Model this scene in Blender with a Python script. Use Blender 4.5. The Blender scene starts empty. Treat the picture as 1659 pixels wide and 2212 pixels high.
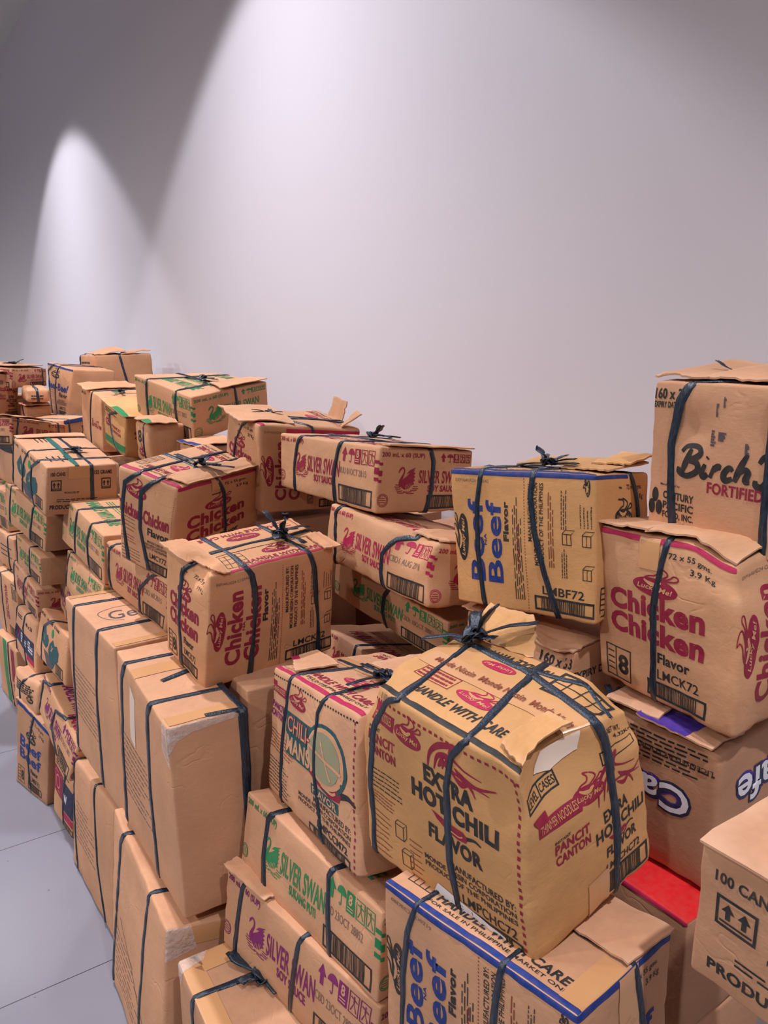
import bpy, bmesh, math, random, bisect
from mathutils import Vector, Matrix, noise
R = math.radians
scene = bpy.context.scene
col = scene.collection

# ------------------------------------------------------------------ camera
AZ, PITCH, EYE = 0.603153, 0.216883, 1.9
fw = Vector((math.sin(AZ)*math.cos(PITCH), math.cos(AZ)*math.cos(PITCH), -math.sin(PITCH)))
rt = Vector((math.cos(AZ), -math.sin(AZ), 0)); up = rt.cross(fw)
cam_d = bpy.data.cameras.new('camera'); cam = bpy.data.objects.new('camera', cam_d); col.objects.link(cam)
M = Matrix((rt, up, -fw)).transposed().to_4x4(); M.translation = (0, 0, EYE)
cam.matrix_world = M
cam_d.sensor_fit = 'HORIZONTAL'; cam_d.sensor_width = 36.0; cam_d.lens = 36.0*1661/1659
cam_d.clip_start = .05
scene.camera = cam

# ------------------------------------------------------------------ light and exposure
scene.view_settings.view_transform = 'Standard'; scene.view_settings.look = 'None'
scene.view_settings.exposure = 0.03; scene.view_settings.gamma = 1.0
scene.view_settings.use_curve_mapping = False
CEIL = 4.98
WALLX = 1.80
world = bpy.data.worlds.new('world'); scene.world = world; world.use_nodes = True
bg = world.node_tree.nodes['Background']; bg.inputs[0].default_value = (.86, .92, .84, 1); bg.inputs[1].default_value = .10
WASH_E, BEAM_E, ROOM_E = 225, 340, 145
WASH_X = 0.47
def spot(name, x, y, z, e, size, blend, rad, colr, target=None):
    d = bpy.data.lights.new(name, 'SPOT'); d.energy = e; d.spot_size = R(size); d.spot_blend = blend
    d.shadow_soft_size = rad; d.color = colr
    o = bpy.data.objects.new(name, d); col.objects.link(o); o.location = (x, y, z)
    return o
for k in range(0, 2):
    spot('wall_washer_light', WASH_X, 3.30+4.15*k, CEIL-.10, WASH_E, 96.5, .16, .05, (.93, .92, 1.0))
    spot('washer_fill_beam_light', WASH_X, 3.30+4.15*k, CEIL-.10, BEAM_E, 96, 1.0, .06, (.93, .91, 1.0))  # extra soft spot inside each washer, lifts the lower wall
spot('washer_fill_beam_light', WASH_X, -.9, CEIL-.10, 540, 90, 1.0, .06, (.95, .94, 1.0))  # added soft fill for the right-hand faces; no washer known here
for k in range(-1, 4):  # unseen room lights, added as fill for carton fronts and upper wall
    for xx in (-1.6, -4.2):
        spot('room_fill_light', xx, 2.4+3.95*k, CEIL-.13, ROOM_E*(1 if xx > -3 else 2.9)*(.65 if k < 0 else 1), 118 if xx > -3 else 168, .7, .12, (1.0, .95, .95))

# ------------------------------------------------------------------ materials
def mat(name, rgb, rough=.7, spec=.3):
    m = bpy.data.materials.new(name); m.use_nodes = True
    b = m.node_tree.nodes['Principled BSDF']
    b.inputs['Base Color'].default_value = (*rgb, 1); b.inputs['Roughness'].default_value = rough
    b.inputs['Specular IOR Level'].default_value = spec
    return m
def srgb(r, g, b):
    f = lambda c: (c/255/12.92 if c/255 <= .04045 else ((c/255+.055)/1.055)**2.4)
    return (f(r), f(g), f(b))
def nodes(m):
    nt = m.node_tree; return nt, nt.nodes, nt.links, nt.nodes['Principled BSDF']
def kraft(name, rgb):
    m = mat(name, rgb, .78, .22); nt, N, L, b = nodes(m)
    tc = N.new('ShaderNodeTexCoord'); oi = N.new('ShaderNodeObjectInfo')
    n1 = N.new('ShaderNodeTexNoise'); n1.inputs['Scale'].default_value = 5; n1.inputs['Detail'].default_value = 5
    mp = N.new('ShaderNodeMapping'); mp.inputs['Scale'].default_value = (60, 60, 420)
    n2 = N.new('ShaderNodeTexNoise'); n2.inputs['Scale'].default_value = 1; n2.inputs['Detail'].default_value = 4
    n3 = N.new('ShaderNodeTexNoise'); n3.inputs['Scale'].default_value = 22; n3.inputs['Detail'].default_value = 6; n3.inputs['Roughness'].default_value = .62
    for n in (n1, n3): L.new(tc.outputs['Object'], n.inputs['Vector'])
    L.new(tc.outputs['Object'], mp.inputs['Vector']); L.new(mp.outputs[0], n2.inputs['Vector'])
    ra = N.new('ShaderNodeValToRGB'); L.new(n1.outputs[0], ra.inputs[0])
    ra.color_ramp.elements[0].position = .32; ra.color_ramp.elements[0].color = (*[c*.86 for c in rgb], 1)
    ra.color_ramp.elements[1].position = .68; ra.color_ramp.elements[1].color = (*[min(1, c*1.07) for c in rgb], 1)
    hs = N.new('ShaderNodeHueSaturation'); L.new(ra.outputs[0], hs.inputs['Color'])
    m1 = N.new('ShaderNodeMath'); m1.operation = 'MULTIPLY_ADD'; L.new(oi.outputs['Random'], m1.inputs[0]); m1.inputs[1].default_value = .16; m1.inputs[2].default_value = .91
    m2 = N.new('ShaderNodeMath'); m2.operation = 'MULTIPLY_ADD'; L.new(n2.outputs[0], m2.inputs[0]); m2.inputs[1].default_value = .22; m2.inputs[2].default_value = .89
    m3 = N.new('ShaderNodeMath'); m3.operation = 'MULTIPLY'; L.new(m1.outputs[0], m3.inputs[0]); L.new(m2.outputs[0], m3.inputs[1])
    L.new(m3.outputs[0], hs.inputs['Value'])
    ge = N.new('ShaderNodeNewGeometry'); rw = N.new('ShaderNodeMapRange'); L.new(ge.outputs['Pointiness'], rw.inputs[0])
    rw.inputs[1].default_value = .525; rw.inputs[2].default_value = .62; rw.inputs[4].default_value = .38
    wn = N.new('ShaderNodeMath'); wn.operation = 'MULTIPLY'; L.new(rw.outputs[0], wn.inputs[0]); L.new(n3.outputs[0], wn.inputs[1])
    wm = N.new('ShaderNodeMix'); wm.data_type = 'RGBA'; L.new(wn.outputs[0], wm.inputs[0]); L.new(hs.outputs[0], wm.inputs[6]); wm.inputs[7].default_value = (*srgb(226, 196, 172), 1)
    L.new(wm.outputs[2], b.inputs['Base Color'])
    bu = N.new('ShaderNodeBump'); bu.inputs['Strength'].default_value = .42; bu.inputs['Distance'].default_value = .004
    n4 = N.new('ShaderNodeTexNoise'); n4.inputs['Scale'].default_value = 8; n4.inputs['Detail'].default_value = 2.5; n4.inputs['Distortion'].default_value = .6; L.new(tc.outputs['Object'], n4.inputs['Vector'])
    ab = N.new('ShaderNodeMath'); ab.operation = 'SUBTRACT'; L.new(n4.outputs[0], ab.inputs[0]); ab.inputs[1].default_value = .5
    ac = N.new('ShaderNodeMath'); ac.operation = 'ABSOLUTE'; L.new(ab.outputs[0], ac.inputs[0])
    cr = N.new('ShaderNodeMapRange'); L.new(ac.outputs[0], cr.inputs[0]); cr.inputs[1].default_value = 0; cr.inputs[2].default_value = .020; cr.inputs[3].default_value = -1; cr.inputs[4].default_value = 0
    mk = N.new('ShaderNodeMapRange'); L.new(n1.outputs[0], mk.inputs[0]); mk.inputs[1].default_value = .48; mk.inputs[2].default_value = .66
    cm = N.new('ShaderNodeMath'); cm.operation = 'MULTIPLY'; L.new(cr.outputs[0], cm.inputs[0]); L.new(mk.outputs[0], cm.inputs[1])
    ad = N.new('ShaderNodeMath'); ad.operation = 'MULTIPLY_ADD'; L.new(cm.outputs[0], ad.inputs[0]); ad.inputs[1].default_value = .55; L.new(n3.outputs[0], ad.inputs[2])
    L.new(ad.outputs[0], bu.inputs['Height'])
    bu2 = N.new('ShaderNodeBump'); bu2.inputs['Strength'].default_value = .10; bu2.inputs['Distance'].default_value = .001
    L.new(n2.outputs[0], bu2.inputs['Height']); L.new(bu.outputs[0], bu2.inputs['Normal']); L.new(bu2.outputs[0], b.inputs['Normal'])
    return m
def ink(name, rgb):
    m = mat(name, rgb, .6, .25); nt, N, L, b = nodes(m)
    tc = N.new('ShaderNodeTexCoord'); n = N.new('ShaderNodeTexNoise'); n.inputs['Scale'].default_value = 70; n.inputs['Detail'].default_value = 4
    L.new(tc.outputs['Object'], n.inputs['Vector'])
    ra = N.new('ShaderNodeValToRGB'); L.new(n.outputs[0], ra.inputs[0]); ra.color_ramp.elements[0].position = .35; ra.color_ramp.elements[1].position = .75
    ra.color_ramp.elements[0].color = (*rgb, 1); ra.color_ramp.elements[1].color = (*[c*.88+.12*k*.6 for c, k in zip(rgb, KR['a'])], 1)
    L.new(ra.outputs[0], b.inputs['Base Color']); return m
KR = {'a': srgb(204, 153, 118), 'b': srgb(199, 149, 112), 'e': srgb(204, 152, 100), 'c': srgb(190, 142, 110), 'd': srgb(207, 152, 112)}
MAT = {'kraft_'+k: kraft('cardboard_'+k, v) for k, v in KR.items()}
INK = {'red': (140, 26, 58), 'green': (34, 128, 78), 'blue': (20, 52, 122), 'black': (34, 40, 44), 'teal': (18, 78, 84), 'magenta': (172, 26, 76),
       'violet': (120, 30, 100), 'purple': (66, 42, 140), 'navy': (34, 44, 74), 'grey': (120, 100, 90), 'brown': (128, 62, 44), 'scarlet': (200, 24, 30), 'lime': (142, 140, 112), 'slate': (84, 76, 86), 'pink': (216, 120, 140)}
for k, v in INK.items(): MAT[k] = ink('ink_'+k, srgb(*v))
MAT['white'] = mat('white_label_paper', srgb(225, 225, 232), .5)
MAT['lining'] = mat('torn_paper_lining', srgb(222, 200, 184), .8)
def tape_mat():
    m = mat('packing_tape', srgb(200, 148, 102), .28, .5); nt, N, L, b = nodes(m)
    tc = N.new('ShaderNodeTexCoord'); n = N.new('ShaderNodeTexNoise'); n.inputs['Scale'].default_value = 30
    L.new(tc.outputs['Object'], n.inputs['Vector']); bu = N.new('ShaderNodeBump'); bu.inputs['Strength'].default_value = .15; bu.inputs['Distance'].default_value = .004
    L.new(n.outputs[0], bu.inputs['Height']); L.new(bu.outputs[0], b.inputs['Normal']); return m
MAT['tape'] = tape_mat()
def strap_mat(name, rgb):
    m = mat(name, rgb, .33, .55); nt, N, L, b = nodes(m)
    tc = N.new('ShaderNodeTexCoord'); mp = N.new('ShaderNodeMapping'); mp.inputs['Scale'].default_value = (90, 90, 25)
    n = N.new('ShaderNodeTexNoise'); n.inputs['Scale'].default_value = 3; n.inputs['Detail'].default_value = 6
    L.new(tc.outputs['Object'], mp.inputs[0]); L.new(mp.outputs[0], n.inputs['Vector'])
    ra = N.new('ShaderNodeValToRGB'); L.new(n.outputs[0], ra.inputs[0]); ra.color_ramp.elements[0].position = .35; ra.color_ramp.elements[1].position = .75
    ra.color_ramp.elements[0].color = (*[c*.6 for c in rgb], 1); ra.color_ramp.elements[1].color = (*[min(1, c*2.0) for c in rgb], 1)
    L.new(ra.outputs[0], b.inputs['Base Color'])
    bu = N.new('ShaderNodeBump'); bu.inputs['Strength'].default_value = .5; bu.inputs['Distance'].default_value = .003
    L.new(n.outputs[0], bu.inputs['Height']); L.new(bu.outputs[0], b.inputs['Normal']); return m
MAT['strap'] = strap_mat('plastic_twine_navy', srgb(27, 40, 54))
MAT['strap_green'] = strap_mat('plastic_twine_green', srgb(30, 92, 84))
def film_mat():
    m = mat('stretch_film', (.9, .9, .92), .12, .8); nt, N, L, b = nodes(m)
    b.inputs['Alpha'].default_value = .30
    tc = N.new('ShaderNodeTexCoord'); n = N.new('ShaderNodeTexNoise'); n.inputs['Scale'].default_value = 60; n.inputs['Detail'].default_value = 5
    L.new(tc.outputs['Object'], n.inputs['Vector']); bu = N.new('ShaderNodeBump'); bu.inputs['Strength'].default_value = 1; bu.inputs['Distance'].default_value = .012
    L.new(n.outputs[0], bu.inputs['Height']); L.new(bu.outputs[0], b.inputs['Normal']); return m
MAT['film'] = film_mat()

def wall_mat():
    m = mat('painted_wall', srgb(221, 215, 221), .55, .35); nt, N, L, b = nodes(m)
    tc = N.new('ShaderNodeTexCoord'); n = N.new('ShaderNodeTexNoise'); n.inputs['Scale'].default_value = 3; n.inputs['Detail'].default_value = 8
    L.new(tc.outputs['Object'], n.inputs['Vector']); bu = N.new('ShaderNodeBump'); bu.inputs['Strength'].default_value = .12; bu.inputs['Distance'].default_value = .006
    L.new(n.outputs[0], bu.inputs['Height']); L.new(bu.outputs[0], b.inputs['Normal']); return m
def floor_mat():
    m = mat('floor_tiles', srgb(196, 188, 196), .3, .45); nt, N, L, b = nodes(m)
    tc = N.new('ShaderNodeTexCoord'); sp = N.new('ShaderNodeSeparateXYZ'); L.new(tc.outputs['Object'], sp.inputs[0])
    T = .786
    ds = []
    for ax, o0 in (('X', -.06), ('Y', 2.1857)):
        a = N.new('ShaderNodeMath'); a.operation = 'SUBTRACT'; L.new(sp.outputs[ax], a.inputs[0]); a.inputs[1].default_value = o0-T*20+T/2
        mo = N.new('ShaderNodeMath'); mo.operation = 'FLOORED_MODULO'; L.new(a.outputs[0], mo.inputs[0]); mo.inputs[1].default_value = T
        s = N.new('ShaderNodeMath'); s.operation = 'SUBTRACT'; L.new(mo.outputs[0], s.inputs[0]); s.inputs[1].default_value = T/2
        ab = N.new('ShaderNodeMath'); ab.operation = 'ABSOLUTE'; L.new(s.outputs[0], ab.inputs[0]); ds.append(ab)
    mi = N.new('ShaderNodeMath'); mi.operation = 'MINIMUM'; L.new(ds[0].outputs[0], mi.inputs[0]); L.new(ds[1].outputs[0], mi.inputs[1])
    lt = N.new('ShaderNodeMath'); lt.operation = 'LESS_THAN'; L.new(mi.outputs[0], lt.inputs[0]); lt.inputs[1].default_value = .0017
    n = N.new('ShaderNodeTexNoise'); n.inputs['Scale'].default_value = 2.5; n.inputs['Detail'].default_value = 6; L.new(tc.outputs['Object'], n.inputs['Vector'])
    ra = N.new('ShaderNodeValToRGB'); L.new(n.outputs[0], ra.inputs[0]); ra.color_ramp.elements[0].color = (*srgb(124, 122, 132), 1); ra.color_ramp.elements[1].color = (*srgb(138, 136, 147), 1)
    vo = N.new('ShaderNodeTexVoronoi'); vo.inputs['Scale'].default_value = 9; L.new(tc.outputs['Object'], vo.inputs['Vector'])
    l2 = N.new('ShaderNodeMath'); l2.operation = 'LESS_THAN'; L.new(vo.outputs['Distance'], l2.inputs[0]); l2.inputs[1].default_value = .035
    mx = N.new('ShaderNodeMath'); mx.operation = 'MAXIMUM'; L.new(lt.outputs[0], mx.inputs[0])
    ml = N.new('ShaderNodeMath'); ml.operation = 'MULTIPLY'; L.new(l2.outputs[0], ml.inputs[0]); ml.inputs[1].default_value = .6; L.new(ml.outputs[0], mx.inputs[1])
    mix = N.new('ShaderNodeMix'); mix.data_type = 'RGBA'; L.new(mx.outputs[0], mix.inputs[0]); L.new(ra.outputs[0], mix.inputs[6]); mix.inputs[7].default_value = (*srgb(62, 58, 62), 1)
    L.new(mix.outputs[2], b.inputs['Base Color']); return m

# ------------------------------------------------------------------ small helpers
def mesh_obj(name, verts, faces, mats, fmat=None, parent=None, smooth=True):
    me = bpy.data.meshes.new(name); me.from_pydata(verts, [], faces)
    for m in mats: me.materials.append(m)
    if fmat: me.polygons.foreach_set('material_index', fmat)
    me.polygons.foreach_set('use_smooth', [smooth]*len(faces)); me.update()
    o = bpy.data.objects.new(name, me); col.objects.link(o)
    if parent: o.parent = parent
    return o
def slab(name, lo, hi, m):
    x0, y0, z0 = lo; x1, y1, z1 = hi
    v = [(x0,y0,z0),(x1,y0,z0),(x1,y1,z0),(x0,y1,z0),(x0,y0,z1),(x1,y0,z1),(x1,y1,z1),(x0,y1,z1)]
    f = [(0,3,2,1),(4,5,6,7),(0,1,5,4),(1,2,6,5),(2,3,7,6),(3,0,4,7)]
    o = mesh_obj(name, v, f, [m], smooth=False); o['kind'] = 'structure'; return o

# ------------------------------------------------------------------ the room
WM = wall_mat()
slab('floor', (-7, -5, -.1), (WALLX+.1, 17.1, 0), floor_mat())
slab('wall_right', (WALLX, -5, 0), (WALLX+.1, 17.1, CEIL), WM)
slab('wall_back', (-7, 17, 0), (WALLX, 17.1, CEIL), WM)
slab('ceiling', (-7, -5, CEIL), (WALLX+.1, 17.1, CEIL+.1), mat('ceiling_paint', srgb(205, 205, 200), .8))

# ------------------------------------------------------------------ print pieces (flat 2-D shapes, later wrapped onto a carton face)
FONT = {}
def glyphs(s, bold=0.0, shear=0.0):
    key = (s, bold, shear)
    if key not in FONT:
        cu = bpy.data.curves.new('lettering', 'FONT'); cu.body = s; cu.size = 1; cu.offset = bold; cu.shear = shear; cu.resolution_u = 3
        if bold: cu.space_character = 1+bold*1.5
        ob = bpy.data.objects.new('lettering', cu); col.objects.link(ob)
        dg = bpy.context.evaluated_depsgraph_get()
        me = bpy.data.meshes.new_from_object(ob.evaluated_get(dg))
        v = [(p.co.x, p.co.y) for p in me.vertices]; f = [tuple(p.vertices) for p in me.polygons]
        bpy.data.objects.remove(ob); bpy.data.curves.remove(cu); bpy.data.meshes.remove(me)
        xs = [a for a, _ in v]; ys = [b for _, b in v]
        x0, x1, y0, y1 = min(xs), max(xs), min(ys), max(ys)
        FONT[key] = ([((a-x0)/(x1-x0), (b-y0)/(y1-y0)) for a, b in v], f)
    return FONT[key]
class Ink:
    """collects flat shapes in face fractions (0..1 across, 0..1 up)"""
    def __init__(s, w, h): s.w, s.h, s.items = w, h, []
    def add(s, v, f, c, layer=0): s.items.append((v, f, c, layer))
    def text(s, t, x0, y0, x1, y1, c, bold=.02, rot=0, shear=0, layer=0, skew=0):
        v, f = glyphs(t, bold, shear)
        if rot == 90: v = [(1-b, a) for a, b in v]
        elif rot == 180: v = [(1-a, 1-b) for a, b in v]
        elif rot == 270: v = [(b, 1-a) for a, b in v]
        s.add([(x0+a*(x1-x0), y0+b*(y1-y0)+skew*a) for a, b in v], f, c, layer)
    def poly(s, pts, c, layer=0): s.add(pts, [tuple(range(len(pts)))], c, layer)
    def rect(s, x0, y0, x1, y1, c, layer=0): s.poly([(x0, y0), (x1, y0), (x1, y1), (x0, y1)], c, layer)
    def frame(s, x0, y0, x1, y1, c, t=.004, layer=0):
        tx, ty = t/s.w, t/s.h
        for r in ((x0, y0, x1, y0+ty), (x0, y1-ty, x1, y1), (x0, y0+ty, x0+tx, y1-ty), (x1-tx, y0+ty, x1, y1-ty)): s.rect(*r, c, layer)
    def ellipse(s, cx, cy, rx, ry, c, layer=0, n=28, a0=0, a1=360):
        p = [(cx+rx*math.cos(R(a0+(a1-a0)*i/n)), cy+ry*math.sin(R(a0+(a1-a0)*i/n))) for i in range(n+(a1-a0 < 360))]
        s.poly(p, c, layer)
    def stroke(s, pts, wd, c, layer=0, smooth=True):
        """pts in fractions, wd in metres (number or list)"""
        if smooth and len(pts) > 2:
            q = []
            for i in range(len(pts)-1):
                p0, p1, p2, p3 = pts[max(0, i-1)], pts[i], pts[i+1], pts[min(len(pts)-1, i+2)]
                for k in range(5):
                    t = k/5
                    q.append(tuple(.5*(2*p1[j]+(p2[j]-p0[j])*t+(2*p0[j]-5*p1[j]+4*p2[j]-p3[j])*t*t+(3*p1[j]-p0[j]-3*p2[j]+p3[j])*t**3) for j in (0, 1)))
            q.append(pts[-1]); n0 = len(pts); pts = q
        n = len(pts); P = [(a*s.w, b*s.h) for a, b in pts]; V = []; Fc = []
        for i, (x, y) in enumerate(P):
            a, b = P[max(0, i-1)], P[min(n-1, i+1)]; dx, dy = b[0]-a[0], b[1]-a[1]; l = math.hypot(dx, dy) or 1
            if isinstance(wd, (list, tuple)):
                t = i/(n-1)*(len(wd)-1); k = min(int(t), len(wd)-2); wv = wd[k]+(wd[k+1]-wd[k])*(t-k)
            else: wv = wd
            V += [((x-dy/l*wv/2)/s.w, (y+dx/l*wv/2)/s.h), ((x+dy/l*wv/2)/s.w, (y-dx/l*wv/2)/s.h)]
            if i: Fc.append((2*i-2, 2*i-1, 2*i+1, 2*i))
        s.add(V, Fc, c, layer)
    def lines(s, x0, y0, x1, y1, n, c, t=.0022, rot=0, seed=1, rag=.3):
        """n rows of tiny unreadable print"""
        rnd = random.Random(seed*77+n)
        for i in range(n):
            f = (i+.5)/n
            a = 0; end = 1-rnd.random()*rag
            while a < end:
                l = min(end-a, .05+rnd.random()*.12)
                if rot == 0:
                    y = y1-(y1-y0)*f; hh = t/s.h/2; s.rect(x0+(x1-x0)*a, y-hh, x0+(x1-x0)*(a+l), y+hh, c)
                else:
                    x = x0+(x1-x0)*f; hh = t/s.w/2; s.rect(x-hh, y0+(y1-y0)*a, x+hh, y0+(y1-y0)*(a+l), c)
                a += l+.025
    def dots(s, p0, p1, c, step=.012, t=.004):
        L_ = math.hypot((p1[0]-p0[0])*s.w, (p1[1]-p0[1])*s.h); n = max(2, int(L_/step))
        ex, ey = (p1[0]-p0[0])/n, (p1[1]-p0[1])/n; nx, ny = -ey*s.h, ex*s.w; l = math.hypot(nx, ny); nx, ny = nx/l*t/2/s.w, ny/l*t/2/s.h
        for i in range(n):
            a = (p0[0]+ex*i, p0[1]+ey*i); b = (a[0]+ex*.5, a[1]+ey*.5)
            s.poly([(a[0]-nx, a[1]-ny), (b[0]-nx, b[1]-ny), (b[0]+nx, b[1]+ny), (a[0]+nx, a[1]+ny)], c)
    def barcode(s, x0, y0, x1, y1, c='black', fr=True, seed=3):
        if fr: s.frame(x0, y0, x1, y1, c, .0045)
        rnd = random.Random(seed); m = (x1-x0)*.07; a = x0+m*1.6; dy = (y1-y0)*.10
        while a < x1-m*2.2:
            b = (x1-x0)*(.006+rnd.random()*.014); s.rect(a, y0+dy, min(a+b, x1-m*2), y1-dy, c); a += b+(x1-x0)*(.006+rnd.random()*.012)
    def logo(s, cx, cy, rx, ry, c, rot=0):
        """oval mark with lettering and a curl of steam"""
        T = (lambda a, b: (cx+rx*a, cy+ry*b)) if rot == 0 else (lambda a, b: (cx-rx*b, cy+ry*a))
        tilt = -.12
        s.poly([T(math.cos(R(a)), math.sin(R(a))+tilt*math.cos(R(a))) for a in range(0, 360, 10)], c)
        st = .0035*max(.5, min(1.5, ry*s.h/.02 if rot == 0 else rx*s.w/.02))
        s.stroke([T(a, b) for a, b in ((-.55, .78), (-.30, 1.15), (.02, 1.35), (.12, 1.8), (.02, 2.25), (.42, 1.95), (.52, 1.5), (.25, 1.05), (.1, .9))], st, c)
        s.stroke([T(a, b) for a, b in ((.30, .9), (.62, 1.25), (.80, 1.6), (.98, 1.45), (.92, 1.12), (.6, .95), (.35, .85))], st, c)
        s.stroke([T(a, b) for a, b in ((-.5, .72), (-.28, .42), (.0, .32), (.18, .55), (.3, .62))], [st, st*2.5, st*2, st], 'K', 1)
        v, f = glyphs('Lucky Me!', .02, .25)
        s.add([T(-.80+a*1.6, -.50+b*.72+tilt*(-.8+a*1.6)) for a, b in v], f, 'K', 1)
    def swan(s, x0, y0, x1, y1, c):
        T = lambda a, b: (x0+a*(x1-x0), y0+b*(y1-y0))
        k = (x1-x0)*s.w
        s.stroke([T(a, b) for a, b in ((.02, .78), (.10, .90), (.24, .98), (.33, .90), (.30, .74), (.20, .58), (.15, .42), (.24, .30))], [k*.02, k*.09, k*.07, k*.07, k*.08, k*.12, k*.2, k*.3], c)
        s.poly([T(a, b) for a, b in ((.15, .42), (.30, .56), (.48, .66), (.70, .82), (.95, .92), (.84, .82), (.97, .78), (.86, .70), (.97, .64), (.86, .58), (.96, .50), (.85, .46), (.92, .36), (.80, .33), (.62, .20), (.40, .16), (.22, .24))], c)
        s.poly([T(a, b) for a, b in ((.45, .74), (.62, .88), (.98, 1.0), (.74, .82))], c)
        for i, (a, b, y) in enumerate(((-.12, .16, .34), (-.16, .12, .26), (-.10, .2, .19), (.86, 1.14, .28), (.84, 1.18, .20), (.74, 1.1, .13), (-.04, .3, .11), (.36, .8, .08), (.02, .42, .04), (.5, .95, .02))):
            s.stroke([T(a, y), T((a+b)/2, y-.015), T(b, y)], k*.035, c)
        for i in range(4): s.stroke([T(.42+i*.09, .20), T(.48+i*.09, .34+.03*i)], k*.02, 'K', 1)
    def icons(s, x0, y0, x1, y1, c, arrow=True):
        W5 = (x1-x0)/5; T = lambda i, a, b: (x0+W5*(i+a), y0+b*(y1-y0))
        if arrow: s.poly([T(0, *p) for p in ((.25, 0), (.6, 0), (.6, .5), (.85, .5), (.42, 1.05), (.02, .5), (.25, .5))], c)
        s.poly([T(1, .5+.5*math.cos(R(a)), .55+.42*math.sin(R(a))) for a in range(0, 181, 15)], c)
        s.stroke([T(1, .5, .6), T(1, .5, .08), T(1, .38, .0), T(1, .28, .1)], W5*s.w*.08, c)
        a, b = T(2, .06, -.05), T(2, .92, 1.0); s.rect(a[0], a[1], b[0], b[1], c)
        a, b = T(2, .3, .38), T(2, .68, .92); s.text('8', a[0], a[1], b[0], b[1], 'K', .03, layer=1)
        for y in (.08, .22): a, b = T(2, .2, y), T(2, .78, y+.06); s.rect(a[0], a[1], b[0], b[1], 'K', 1)
        for i in (3, 4):
            a, b = T(i, .06, -.05), T(i, .94, 1.0); s.frame(a[0], a[1], b[0], b[1], c, .0022)
            s.stroke([T(i, .25, .1), T(i, .5, .5), T(i, .75, .1)], .0025, c, smooth=False); s.stroke([T(i, .5, .5), T(i, .5, .85)], .003, c); s.stroke([T(i, .2, .75), T(i, .8, .62)], .0025, c)

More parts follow.
